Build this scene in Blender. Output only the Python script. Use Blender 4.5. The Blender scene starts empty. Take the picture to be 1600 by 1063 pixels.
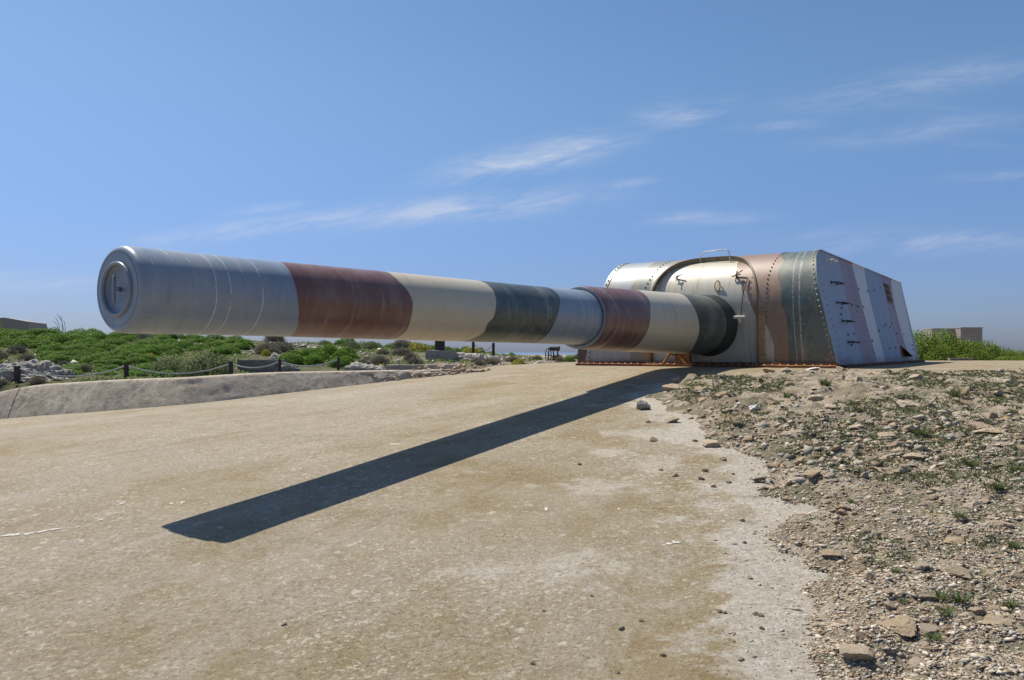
import bpy, bmesh, math, random
import numpy as np
from mathutils import Vector, noise as mnoise
random.seed(7); rng = np.random.default_rng(7)
sc = bpy.context.scene; COL = sc.collection
R = math.radians

# ---------------------------------------------------------------- camera, sky, sun, exposure
EZ = 0.32; F = 1210.0; HY = 550.0
cam = bpy.data.cameras.new('camera'); camo = bpy.data.objects.new('camera', cam); COL.objects.link(camo)
camo.location = (0, 0, EZ); camo.rotation_euler = (R(90), 0, 0)
cam.sensor_width = 36; cam.lens = F / 1600 * 36; cam.shift_y = (HY - 531.5) / 1600
cam.clip_start = 0.05; cam.clip_end = 120000
sc.camera = camo
SUNV = Vector((-0.872, 0.688, 1.80)).normalized()
SUN_EL = math.asin(SUNV.z); SUN_AZ = math.atan2(SUNV.x, SUNV.y)
sun = bpy.data.lights.new('sun', 'SUN'); suno = bpy.data.objects.new('sun', sun); COL.objects.link(suno)
sun.energy = 5.0; sun.angle = R(0.5); sun.color = (1.0, 0.94, 0.835)
suno.rotation_euler = SUNV.to_track_quat('Z', 'Y').to_euler()
sc.view_settings.view_transform = 'Standard'; sc.view_settings.look = 'None'
sc.view_settings.exposure = 0.32; sc.view_settings.gamma = 1.0; sc.view_settings.use_curve_mapping = False


class NT:
    """terse node-tree writer"""
    def __init__(s, tree):
        s.t = tree; s.t.nodes.clear()
    def put(s, sock, v):
        if v is None: return
        if isinstance(v, bpy.types.NodeSocket): s.t.links.new(v, sock)
        elif isinstance(v, (tuple, list)) and sock.type == 'RGBA' and len(v) == 3: sock.default_value = (*v, 1)
        else: sock.default_value = v
    def n(s, typ, ins=None, **props):
        nd = s.t.nodes.new(typ)
        for k, v in props.items(): setattr(nd, k, v)
        for k, v in (ins or {}).items(): s.put(nd.inputs[k], v)
        return nd
    def m(s, op, a, b=None, c=None, clamp=False):
        return s.n('ShaderNodeMath', {0: a, 1: b, 2: c}, operation=op, use_clamp=clamp).outputs[0]
    def vm(s, op, a, b=None):
        nd = s.n('ShaderNodeVectorMath', {0: a, 1: b}, operation=op)
        return nd.outputs['Value'] if op in ('LENGTH', 'DOT_PRODUCT', 'DISTANCE') else nd.outputs[0]
    def mix(s, f, a, b, blend='MIX'):
        nd = s.n('ShaderNodeMix', data_type='RGBA', blend_type=blend)
        s.put(nd.inputs[0], f); s.put(nd.inputs[6], a); s.put(nd.inputs[7], b); return nd.outputs[2]
    def noise(s, vec, scale, detail=4, rough=0.55, dist=0.0):
        return s.n('ShaderNodeTexNoise', {'Vector': vec, 'Scale': scale, 'Detail': detail, 'Roughness': rough, 'Distortion': dist}).outputs['Fac']
    def vor(s, vec, scale, feature='F1', out='Distance', rand=1.0):
        return s.n('ShaderNodeTexVoronoi', {'Vector': vec, 'Scale': scale, 'Randomness': rand}, feature=feature).outputs[out]
    def ss(s, x, a, b):
        nd = s.n('ShaderNodeMapRange', {0: x, 1: a, 2: b, 3: 0.0, 4: 1.0}, interpolation_type='SMOOTHSTEP'); return nd.outputs[0]
    def xyz(s, v): nd = s.n('ShaderNodeSeparateXYZ', {0: v}); return nd.outputs[0], nd.outputs[1], nd.outputs[2]
    def cxyz(s, x, y, z): return s.n('ShaderNodeCombineXYZ', {0: x, 1: y, 2: z}).outputs[0]
    def ramp(s, f, stops, interp='LINEAR'):
        nd = s.n('ShaderNodeValToRGB', {0: f}); cr = nd.color_ramp; cr.interpolation = interp
        while len(cr.elements) < len(stops): cr.elements.new(0.5)
        for e, (p, c) in zip(cr.elements, stops): e.position = p; e.color = (*c, 1)
        return nd.outputs[0]
    def curve(s, x, pts):
        nd = s.n('ShaderNodeFloatCurve', {1: x}); c = nd.mapping.curves[0]
        while len(c.points) < len(pts): c.points.new(0.5, 0.5)
        for p, (a, b) in zip(c.points, pts): p.location = (a, b)
        nd.mapping.update(); return nd.outputs[0]
    def bump(s, h, strength=0.3, dist=0.02, normal=None):
        return s.n('ShaderNodeBump', {'Height': h, 'Strength': strength, 'Distance': dist, 'Normal': normal}).outputs[0]
    def out(s, color, rough=0.6, normal=None, spec=0.5, metal=0.0, coat=0.0, coat_r=0.2, trans=0.0):
        b = s.n('ShaderNodeBsdfPrincipled', {'Base Color': color, 'Roughness': rough, 'Metallic': metal, 'Specular IOR Level': spec,
                                             'Coat Weight': coat, 'Coat Roughness': coat_r})
        if normal is not None: s.put(b.inputs['Normal'], normal)
        surf = b.outputs[0]
        if trans:
            tr = s.n('ShaderNodeBsdfTranslucent', {'Color': color})
            surf = s.n('ShaderNodeMixShader', {0: trans, 1: surf, 2: tr.outputs[0]}).outputs[0]
        s.n('ShaderNodeOutputMaterial', {'Surface': surf})


def mat(name):
    m = bpy.data.materials.new(name); m.use_nodes = True; return m, NT(m.node_tree)

# ---- world: Nishita sky with thin cirrus
w = bpy.data.worlds.new('World'); sc.world = w; w.use_nodes = True
t = NT(w.node_tree)
sky = t.n('ShaderNodeTexSky', sky_type='NISHITA', sun_disc=False, sun_elevation=SUN_EL, sun_rotation=SUN_AZ, altitude=60,
          air_density=1.0, dust_density=0.8, ozone_density=2.5)
tc = t.n('ShaderNodeTexCoord').outputs['Generated']
dx, dy, dz = t.xyz(tc)
# cloud sheet: view direction carried to a flat layer aloft
hz = t.m('ADD', t.m('MAXIMUM', dz, 0.0), 0.10)
qx = t.m('DIVIDE', dx, hz); qy = t.m('DIVIDE', dy, hz)
rot = R(-16)
ax = t.m('ADD', t.m('MULTIPLY', qx, math.cos(rot)), t.m('MULTIPLY', qy, -math.sin(rot)))
ay = t.m('ADD', t.m('MULTIPLY', qx, math.sin(rot)), t.m('MULTIPLY', qy, math.cos(rot)))
sheet = t.cxyz(t.m('MULTIPLY', ax, 0.55), t.m('MULTIPLY', ay, 1.5), 0.0)
wisp = t.ss(t.noise(sheet, 1.1, 9, 0.62, 0.7), 0.60, 0.86)
# banks of cirrus, each a stretched patch of the vault (azimuth / elevation tangents)
gx = t.m('DIVIDE', dx, t.m('MAXIMUM', dy, 0.05)); gz = t.m('DIVIDE', dz, t.m('MAXIMUM', dy, 0.05))
front = t.ss(dy, 0.05, 0.3)
fib = t.noise(t.cxyz(t.m('MULTIPLY', gx, 9), t.m('ADD', t.m('MULTIPLY', gz, 62), t.m('MULTIPLY', gx, -10)), 1.0), 1.3, 6, .6, 1.2)
nz1 = t.noise(t.cxyz(t.m('MULTIPLY', gx, 3.2), t.m('ADD', t.m('MULTIPLY', gz, 13), t.m('MULTIPLY', gx, -2.2)), 0.0), 2.0, 8, 0.66, 0.8)
total = None
for (px, py, rx, ry, slope, amp) in [(830, 248, 120, 20, -.20, 1.05), (720, 325, 190, 20, -.10, .8), (430, 352, 170, 12, -.13, .75), (560, 345, 120, 12, -.05, .5),
                                     (1065, 177, 60, 18, -.14, .75), (1450, 128, 190, 20, -.17, .42), (1430, 205, 140, 14, -.14, .30),
                                     (1100, 340, 80, 9, -.03, .55), (985, 287, 35, 7, -.1, .7), (1430, 378, 190, 16, 0, .5), (60, 440, 120, 14, 0, .45),
                                     (420, 326, 50, 7, -.1, .5), (1565, 275, 60, 7, -.05, .45), (1210, 197, 60, 8, -.05, .4)]:
    cx_, cz_ = (px - 800) / F, (HY - py) / F
    ex = t.m('DIVIDE', t.m('SUBTRACT', gx, cx_), rx / F)
    ez = t.m('DIVIDE', t.m('ADD', t.m('SUBTRACT', gz, cz_), t.m('MULTIPLY', t.m('SUBTRACT', gx, cx_), slope)), ry / F)
    d2 = t.m('ADD', t.m('MULTIPLY', ex, ex), t.m('MULTIPLY', ez, ez))
    g = t.m('MULTIPLY', t.m('EXPONENT', t.m('MULTIPLY', d2, -0.9)), amp)
    total = g if total is None else t.m('MAXIMUM', total, g)
bank = t.m('MULTIPLY', t.m('MULTIPLY', total, front), t.m('MULTIPLY', t.ss(nz1, 0.27, 0.64), t.m('ADD', .45, t.m('MULTIPLY', t.ss(fib, .32, .66), .75))))
cl = t.m('MINIMUM', t.m('ADD', t.m('MULTIPLY', bank, 0.66), t.m('MULTIPLY', wisp, 0.16)), 0.6)
cl = t.m('MULTIPLY', cl, t.ss(dz, 0.0, 0.06))
SKYK = 0.072
grade = t.mix(t.ss(dz, 0.0, 0.35), (.624, .743, 1.19), (.95, 1.16, 1.31))
skyc = t.mix(cl, t.mix(1.0, sky.outputs[0], grade, 'MULTIPLY'), (7.4, 7.9, 9.0))
bg = t.n('ShaderNodeBackground', {'Color': skyc, 'Strength': SKYK})
t.n('ShaderNodeOutputWorld', {'Surface': bg.outputs[0]})

# ---------------------------------------------------------------- helpers
def link(o): COL.objects.link(o); return o
def tag(o, label=None, cat=None, group=None, kind=None):
    for k, v in (('label', label), ('category', cat), ('group', group), ('kind', kind)):
        if v: o[k] = v
    return o
def empty(name, loc=(0, 0, 0), rz=0):
    o = bpy.data.objects.new(name, None); o.location = loc; o.rotation_euler = (0, 0, rz); o.empty_display_size = .2; return link(o)
def obj(name, mesh, m=None, parent=None):
    o = bpy.data.objects.new(name, mesh); link(o)
    if m is not None and not mesh.materials: mesh.materials.append(m)
    if parent: o.parent = parent
    return o


class MB:
    def __init__(s): s.v = []; s.f = []
    def add(s, vs, fs):
        b = len(s.v); s.v += [tuple(p) for p in vs]; s.f += [tuple(b + i for i in f) for f in fs]; return s
    def box(s, c, d, M=None, taper=1.0):
        x, y, z = (a / 2 for a in d)
        vs = [Vector((sx * x * (taper if sz > 0 else 1), sy * y * (taper if sz > 0 else 1), sz * z)) for sz in (-1, 1) for sy in (-1, 1) for sx in (-1, 1)]
        if M is not None: vs = [M @ p for p in vs]
        vs = [p + Vector(c) for p in vs]
        return s.add(vs, [(0, 2, 3, 1), (4, 5, 7, 6), (0, 1, 5, 4), (2, 6, 7, 3), (0, 4, 6, 2), (1, 3, 7, 5)])
    def tube(s, pts, r, n=8, cap=True):
        pts = [Vector(p) for p in pts]; rs = r if isinstance(r, (list, tuple)) else [r] * len(pts)
        vs = []; up = None
        for i, p in enumerate(pts):
            d = (pts[min(i + 1, len(pts) - 1)] - pts[max(i - 1, 0)]).normalized()
            if up is None: up = Vector((0, 0, 1)) if abs(d.z) < .9 else Vector((1, 0, 0))
            a = d.cross(up).normalized(); b = a.cross(d); up = b
            vs += [p + (a * math.cos(2 * math.pi * k / n) + b * math.sin(2 * math.pi * k / n)) * rs[i] for k in range(n)]
        fs = [(i * n + k, i * n + (k + 1) % n, (i + 1) * n + (k + 1) % n, (i + 1) * n + k) for i in range(len(pts) - 1) for k in range(n)]
        if cap: fs += [tuple(range(n))[::-1], tuple((len(pts) - 1) * n + k for k in range(n))]
        return s.add(vs, fs)
    def grid(s, P, flip=False):
        """P: rows of points"""
        nr, nc = len(P), len(P[0]); fs = []
        for i in range(nr - 1):
            for j in range(nc - 1):
                q = (i * nc + j, i * nc + j + 1, (i + 1) * nc + j + 1, (i + 1) * nc + j)
                fs.append(q[::-1] if flip else q)
        return s.add([p for row in P for p in row], fs)
    def dome(s, c, nrm, r, n=6):
        nrm = Vector(nrm).normalized(); a = nrm.orthogonal().normalized(); b = nrm.cross(a); c = Vector(c)
        vs = [c + (a * math.cos(2 * math.pi * k / n) + b * math.sin(2 * math.pi * k / n)) * r for k in range(n)]
        vs += [c + (a * math.cos(2 * math.pi * k / n) + b * math.sin(2 * math.pi * k / n)) * r * .7 + nrm * r * .6 for k in range(n)]
        vs.append(c + nrm * r * .85)
        fs = [(k, (k + 1) % n, n + (k + 1) % n, n + k) for k in range(n)] + [(n + k, n + (k + 1) % n, 2 * n) for k in range(n)]
        return s.add(vs, fs)
    def mesh(s, name, smooth=False, sharp=None):
        me = bpy.data.meshes.new(name); me.from_pydata(s.v, [], s.f); me.update()
        if smooth:
            me.polygons.foreach_set('use_smooth', [True] * len(me.polygons))
            if sharp: me.set_sharp_from_angle(angle=R(sharp))
        return me
    def build(s, name, m, parent=None, smooth=False, sharp=None): return obj(name, s.mesh(name, smooth, sharp), m, parent)


def np_mesh(name, V, Fc, smooth=False, col=None):
    """big triangle / quad meshes straight from numpy"""
    me = bpy.data.meshes.new(name); k = Fc.shape[1]
    me.vertices.add(len(V)); me.vertices.foreach_set('co', V.astype(np.float32).ravel())
    me.loops.add(Fc.size); me.loops.foreach_set('vertex_index', Fc.astype(np.int32).ravel())
    me.polygons.add(len(Fc)); me.polygons.foreach_set('loop_start', np.arange(0, Fc.size, k, dtype=np.int32))
    me.update(calc_edges=True)
    if smooth: me.polygons.foreach_set('use_smooth', np.ones(len(Fc), bool))
    if col is not None:
        a = me.color_attributes.new('tint', 'FLOAT_COLOR', 'POINT')
        a.data.foreach_set('color', np.c_[col, np.ones(len(col))].astype(np.float32).ravel())
    me.validate(); return me

def sst(a, b, x): t_ = np.clip((x - a) / (b - a), 0, 1); return t_ * t_ * (3 - 2 * t_)
def lattice(ix, iy, seed):
    n = (ix * 374761393 + iy * 668265263 + seed * 1442695041) & 0x7fffffff
    n = (n ^ (n >> 13)) * 1274126177 & 0x7fffffff
    return ((n ^ (n >> 16)) & 0xffff) / 65535.0
def vnoise(x, y, seed=0):
    x = np.asarray(x, float); y = np.asarray(y, float)
    ix = np.floor(x).astype(np.int64); iy = np.floor(y).astype(np.int64); fx = x - ix; fy = y - iy
    fx = fx * fx * (3 - 2 * fx); fy = fy * fy * (3 - 2 * fy)
    a = lattice(ix, iy, seed); b = lattice(ix + 1, iy, seed); c = lattice(ix, iy + 1, seed); d = lattice(ix + 1, iy + 1, seed)
    return (a * (1 - fx) + b * fx) * (1 - fy) + (c * (1 - fx) + d * fx) * fy
def fbm(x, y, seed=0, oct=4):
    s_ = 0; a = .5
    for k in range(oct): s_ = s_ + a * (vnoise(x, y, seed + k * 17) - .5); x = x * 2.03; y = y * 2.03; a *= .5
    return s_

# ---------------------------------------------------------------- ground: flat gun terrace falling away as a shallow concrete cone
GC = (7.0, 20.7); GR = 7.0; GK = 0.0903
def ground(x, y):
    x = np.asarray(x, float); y = np.asarray(y, float)
    ddx = x - GC[0]; ddy = y - GC[1]; r = np.hypot(ddx, ddy); th = np.degrees(np.arctan2(ddy, ddx))
    rr = GR + 60 * np.where(th < 90, sst(-62, -20, th), 1 - sst(100, 150, th))
    d = r - rr
    return -GK * (np.sqrt(d * d + .16) + d) / 2 + 0.012 * fbm(x * .5, y * .5, 3)
def G(x, y): return float(ground(x, y))
def BX(x): return np.interp(x, [-60, -13, -9.9, -7.87, -6.02, -4.69, -3.22, -2.25, -1.15, .4, 1.6, 3.5, 7, 12, 60], [15.6, 15.5, 15.45, 15.15, 15.1, 15.9, 16.8, 17.5, 18.0, 20.5, 24, 27.5, 29.6, 31, 34])
def terr(x, y):
    x = np.asarray(x, float); y = np.asarray(y, float); q = x / np.maximum(y, 1)
    near = np.interp(q, [-.66, -.41, -.25, -.08, .04, .12], [-.40, -.26, -.20, -.15, -.10, .0])
    far = np.interp(q, [-.9, -.66, -.41, -.25, -.08, .04, .12], [1.15, 1.0, .84, .62, .34, .05, .0])
    t_ = np.clip((y - 16) / 16, 0, 1) ** .95
    z = near + (far - near) * t_ - .05 * np.maximum(y - 35, 0) - .0006 * np.maximum(y - 35, 0) ** 2
    z = z + .22 * fbm(x * .7, y * .7, 5) + .10 * fbm(x * 2.6, y * 2.6, 9)
    sd = y - BX(x)
    k = sst(-.25, .45, sd)
    return (ground(x, y) - .18) * (1 - k) + z * k
def T(x, y): return float(terr(x, y))
def at(px, py, Y): return Vector(((px - 800) / F * Y, Y, EZ + (HY - py) / F * Y))
def hit(px, py, fn, y0=1.5, y1=60):
    Y = np.arange(y0, y1, .02); X = (px - 800) / F * Y; Z = EZ + (HY - py) / F * Y
    below = np.nonzero(Z <= fn(X, Y))[0]
    i = below[0] if len(below) else len(Y) - 1
    return Vector((X[i], Y[i], float(fn(X[i], Y[i]))))

# ================================================================= materials
def m_concrete():
    m, t = mat('weathered_concrete')
    P = t.n('ShaderNodeTexCoord').outputs['Object']
    x, y, z = t.xyz(P)
    rx = t.m('SUBTRACT', x, GC[0]); ry = t.m('SUBTRACT', y, GC[1])
    ang = t.m('ARCTAN2', ry, rx); rad = t.m('SQRT', t.m('ADD', t.m('MULTIPLY', rx, rx), t.m('MULTIPLY', ry, ry)))
    streak = t.noise(t.cxyz(t.m('MULTIPLY', ang, 26), t.m('MULTIPLY', rad, .22), 0.0), 1.6, 6, .62, .3)
    big = t.noise(P, .42, 5, .6, .6); mid = t.noise(P, 1.7, 6, .66, .5); fine = t.noise(P, 22, 5, .75); grit = t.noise(P, 90, 3, .8)
    agg = t.vor(P, 34); aggc = t.vor(P, 34, out='Color')
    leftness = t.ss(x, 0.5, -3.0)
    ochre = t.mix(t.ss(mid, .36, .66), (.285, .218, .112), (.350, .285, .172))
    pale = t.mix(t.ss(fine, .3, .7), (.345, .295, .215), (.420, .370, .285))
    f = t.m('ADD', t.m('MULTIPLY', big, .7), t.m('ADD', t.m('MULTIPLY', mid, .6), t.m('ADD', t.m('MULTIPLY', streak, .35), t.m('MULTIPLY', leftness, .12))))
    f = t.m('ADD', f, t.m('MULTIPLY', t.m('SUBTRACT', fine, .5), .35))
    c = t.mix(t.ss(f, .62, 1.08), ochre, pale)
    # bare grey cement where the skin has scoured off, strongest beside the rubble
    edge = t.n('ShaderNodeAttribute', attribute_name='edge').outputs['Fac']
    sc_ = t.ss(t.m('ADD', t.noise(P, 1.9, 9, .74, .25), t.m('MULTIPLY', edge, .36)), .59, .73)
    c = t.mix(t.m('MULTIPLY', sc_, .8), c, t.mix(t.ss(fine, .35, .65), (.46, .425, .36), (.60, .565, .495)))
    band = t.ss(t.noise(t.cxyz(t.m('MULTIPLY', ang, 7.5), t.m('MULTIPLY', rad, .05), 5.0), 1.4, 6, .66, .2), .52, .66)
    c = t.mix(t.m('MULTIPLY', t.m('MULTIPLY', band, t.ss(x, 2.2, -.5)), .42), c, (.46, .42, .35))
    thin = t.ss(t.noise(t.cxyz(t.m('MULTIPLY', ang, 110), t.m('MULTIPLY', rad, .35), 8.0), 1.0, 5, .6), .60, .70)
    c = t.mix(t.m('MULTIPLY', t.m('MULTIPLY', thin, leftness), .38), c, (.52, .48, .41))
    for (sx_, sy_, r1, r2) in ((.72, 6.35, .75, .38), (1.55, 8.6, .8, .35), (.9, 7.6, .5, .3), (.2, 4.6, .8, .35), (1.3, 7.0, .45, .5)):
        dd = t.m('SQRT', t.m('ADD', t.m('POWER', t.m('DIVIDE', t.m('SUBTRACT', x, sx_), r1), 2.0), t.m('POWER', t.m('DIVIDE', t.m('SUBTRACT', y, sy_), r2), 2.0)))
        pt = t.ss(t.m('SUBTRACT', t.noise(P, 2.6, 8, .76), t.m('MULTIPLY', dd, .22)), .34, .46)
        c = t.mix(t.m('MULTIPLY', pt, .62), c, (.54, .505, .435))
    # trowel streaks running down the slope
    c = t.mix(t.m('MULTIPLY', t.m('MULTIPLY', t.ss(streak, .58, .68), leftness), .34), c, (.44, .405, .345))
    c = t.mix(t.m('MULTIPLY', t.ss(streak, .42, .32), .30), c, (.20, .165, .11))
    # rust run-off near the shield
    rust = t.m('MULTIPLY', t.ss(t.noise(t.cxyz(t.m('MULTIPLY', ang, 9), t.m('MULTIPLY', rad, .3), 2.0), 1.5, 5, .6), .5, .64), t.ss(rad, 11.5, 7.0))
    c = t.mix(t.m('MULTIPLY', rust, .62), c, (.36, .215, .08))
    # pocked, dirt-holding surface: stretches of it rougher than others
    rgh = t.ss(t.noise(P, .9, 5, .65), .36, .62)
    pk = t.noise(P, 30, 6, .82); pk2 = t.noise(t.vm('ADD', P, (5, 2, 0)), 62, 4, .8)
    c = t.mix(t.m('MULTIPLY', t.m('MULTIPLY', t.ss(pk, .50, .60), t.m('ADD', .35, t.m('MULTIPLY', rgh, .65))), .62), c, t.mix(.75, c, (.085, .065, .035)))
    c = t.mix(t.m('MULTIPLY', t.ss(pk2, .53, .62), .45), c, t.mix(.6, c, (.09, .07, .04)))
    c = t.mix(t.m('MULTIPLY', t.ss(pk, .44, .36), .55), c, t.mix(.55, c, (.62, .56, .46)))
    dk = t.ss(t.noise(P, 5.5, 6, .74), .53, .70)
    c = t.mix(t.m('MULTIPLY', dk, .30), c, (.165, .135, .088))
    # exposed aggregate and pits
    sp = t.m('MULTIPLY', t.m('MULTIPLY', t.ss(t.m('ADD', agg, t.m('MULTIPLY', pk, .5)), .62, .42), t.ss(t.xyz(aggc)[0], .60, .9)), t.ss(t.noise(P, 3.3, 5, .7), .40, .62))
    c = t.mix(t.m('MULTIPLY', sp, .50), c, (.58, .52, .42))
    pit = t.m('MULTIPLY', t.ss(agg, .34, .14), t.ss(t.xyz(aggc)[1], .76, .88))
    c = t.mix(t.m('MULTIPLY', pit, .6), c, (.10, .08, .05))
    chips = t.ss(t.noise(t.vm('ADD', P, (4.3, 9.1, 0)), 3.1, 4, .85), .735, .765)
    c = t.mix(t.m('MULTIPLY', chips, .4), c, (.62, .59, .53))
    fl1 = t.ss(t.noise(t.vm('ADD', P, (1.3, 7.7, 0)), 13, 5, .72, .3), .58, .63); fl2 = t.ss(t.noise(t.vm('ADD', P, (8, 2, 0)), 34, 4, .75), .58, .63)
    dens = t.m('ADD', .35, t.m('MULTIPLY', t.ss(t.noise(P, .8, 5, .7), .38, .60), .65))
    c = t.mix(t.m('MULTIPLY', t.m('MAXIMUM', t.m('MULTIPLY', fl1, .8), fl2), t.m('MULTIPLY', dens, .70)), c, (.70, .65, .56))
    # long hairline cracks
    ck = t.n('ShaderNodeTexVoronoi', {'Vector': t.vm('ADD', P, t.vm('MULTIPLY', t.n('ShaderNodeTexNoise', {'Vector': P, 'Scale': 1.5, 'Detail': 5}).outputs['Color'], (.9, .9, 0))), 'Scale': .22}, feature='DISTANCE_TO_EDGE').outputs['Distance']
    crack = t.m('MULTIPLY', t.ss(ck, .006, .0015), t.ss(t.noise(P, .7, 3), .48, .56))
    c = t.mix(t.m('MULTIPLY', crack, .16), c, (.08, .065, .045))
    h = t.m('ADD', t.m('MULTIPLY', fine, .5), t.m('ADD', t.m('MULTIPLY', pk, -.9), t.m('MULTIPLY', mid, .8)))
    h = t.m('ADD', h, t.m('ADD', t.m('MULTIPLY', sp, .35), t.m('MULTIPLY', pk2, -.35)))
    c = t.mix(1.0, c, (.865, .85, .84), 'MULTIPLY')
    t.out(c, .90, t.bump(h, .85, .024), spec=.22)
    return m
CONC = m_concrete()

def m_wallconc(name, ca, cb, cdark, red=False, k=1.0):
    m, t = mat(name)
    P = t.n('ShaderNodeTexCoord').outputs['Object']
    n1 = t.noise(P, 1.6 * k, 7, .7, .8); n2 = t.noise(P, 9 * k, 6, .72); n3 = t.noise(P, 40 * k, 4, .75)
    c = t.mix(t.ss(n1, .35, .65), ca, cb)
    c = t.mix(t.m('MULTIPLY', t.ss(n2, .46, .68), .65), c, cdark)
    c = t.mix(t.m('MULTIPLY', t.ss(n3, .55, .75), .3), c, (.55, .52, .46))
    if red:
        x, y, z = t.xyz(P)
        rm = t.m('MULTIPLY', t.ss(t.m('ABSOLUTE', t.m('ADD', x, 3.5)), .9, .2), t.ss(t.noise(P, 14, 3, .7), .52, .6))
        c = t.mix(t.m('MULTIPLY', rm, .22), c, (.38, .12, .09))
    t.out(c, .9, t.bump(t.m('ADD', t.m('MULTIPLY', n2, 1.0), t.m('MULTIPLY', n3, .4)), .7, .03), spec=.2)
    return m
WALLM = m_wallconc('kerb_concrete', (.40, .335, .255), (.50, .435, .345), (.17, .14, .105), True)
BLOCKM = m_wallconc('grey_block_concrete', (.27, .25, .235), (.37, .345, .32), (.14, .125, .115), False, 1.6)

def m_paintbands(name, A, B01, bounds, colors, extra=None, rough=.30, bumpk=.10, coat=0.0, coat_r=.3):
    """camouflage paint: hard-edged colour fields along coordinate A, their borders wandering with B"""
    m, t = mat(name)
    tcn = t.n('ShaderNodeTexCoord').outputs['Object']; X, Y, Z = t.xyz(tcn)
    a, b = A(t, X, Y, Z), B01(t, X, Y, Z)
    wob = t.m('ADD', t.m('MULTIPLY', t.m('SUBTRACT', t.noise(tcn, 4, 4, .6), .5), .07), t.m('MULTIPLY', t.m('SUBTRACT', t.noise(tcn, 40, 2, .5), .5), .012))
    a_ = t.m('ADD', a, wob); c = colors[0]
    for (a0, pts), colr in zip(bounds, colors[1:]):
        cv = t.curve(b, [(p, .5 + o / 2) for p, o in pts]) if pts else .5
        th = t.m('ADD', t.m('MULTIPLY', t.m('SUBTRACT', cv, .5), 2.0), a0)
        c = t.mix(t.ss(t.m('SUBTRACT', a_, th), -.006, .006), c, colr)
    n1 = t.noise(tcn, 2.2, 6, .65, .5); n2 = t.noise(tcn, 16, 5, .7)
    c = t.mix(t.m('MULTIPLY', t.ss(n1, .40, .75), .22), c, t.mix(.5, c, (.42, .40, .36)))
    c = t.mix(t.m('MULTIPLY', t.ss(n2, .50, .72), .16), c, t.mix(.7, c, (.05, .045, .04)))
    ch_ = t.ss(t.noise(tcn, 1.1, 7, .72, .6), .42, .68)
    c = t.mix(t.m('MULTIPLY', ch_, .16), c, (.46, .44, .40))
    hextra = None
    if extra: c, hextra = extra(t, c, tcn, X, Y, Z, a, b)
    h = t.m('ADD', t.m('MULTIPLY', n1, .8), t.m('MULTIPLY', n2, .25))
    r = t.m('ADD', rough, t.m('MULTIPLY', n2, .16))
    t.out(c, r, t.bump(h, bumpk, .02), spec=.5, coat=coat, coat_r=coat_r)
    return m

CREAM = (.515, .445, .320); MAROON = (.155, .064, .046); GREEN = (.040, .056, .046); GREY = (.215, .258, .315)
AX0, AXK = .82, .0058          # bore axis height above the terrace, rising slightly to the rear
def bA(t, X, Y, Z): return t.m('ADD', Y, 15.0)
def bB(t, X, Y, Z):
    zz = t.m('SUBTRACT', Z, t.m('ADD', AX0, t.m('MULTIPLY', t.m('ADD', Y, 15.0), AXK)))
    return t.m('DIVIDE', t.m('ABSOLUTE', t.m('ARCTAN2', X, zz)), math.pi)
def ph(a0, pts): return (a0, [(p / 180, L - a0) for p, L in pts])
BARB = [ph(1.55, [(0, 1.55), (10, 1.53), (90, 1.50), (135, 1.585), (175, 1.70), (180, 1.72)]),
        ph(3.0, [(0, 2.93), (10, 2.946), (50, 2.962), (78, 3.048), (92, 3.07), (119, 3.08), (154, 3.10), (180, 3.05)]),
        ph(4.55, [(0, 4.60), (38, 4.67), (78, 4.61), (102, 4.565), (117, 4.48), (135, 4.50), (160, 4.41), (180, 4.38)]),
        ph(6.1, [(0, 6.30), (5, 6.29), (55, 6.235), (69, 6.17), (99, 6.03), (131, 5.97), (162, 6.01), (180, 6.05)]),
        (7.365, []),
        ph(9.0, [(0, 9.24), (5, 9.235), (55, 9.04), (77, 8.90), (99, 8.85), (125, 8.82), (158, 8.85), (180, 8.88)]),
        ph(11.1, [(0, 11.15), (10, 11.12), (54, 10.89), (84, 10.93), (106, 11.02), (134, 11.16), (170, 11.55), (180, 11.6)])]
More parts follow.
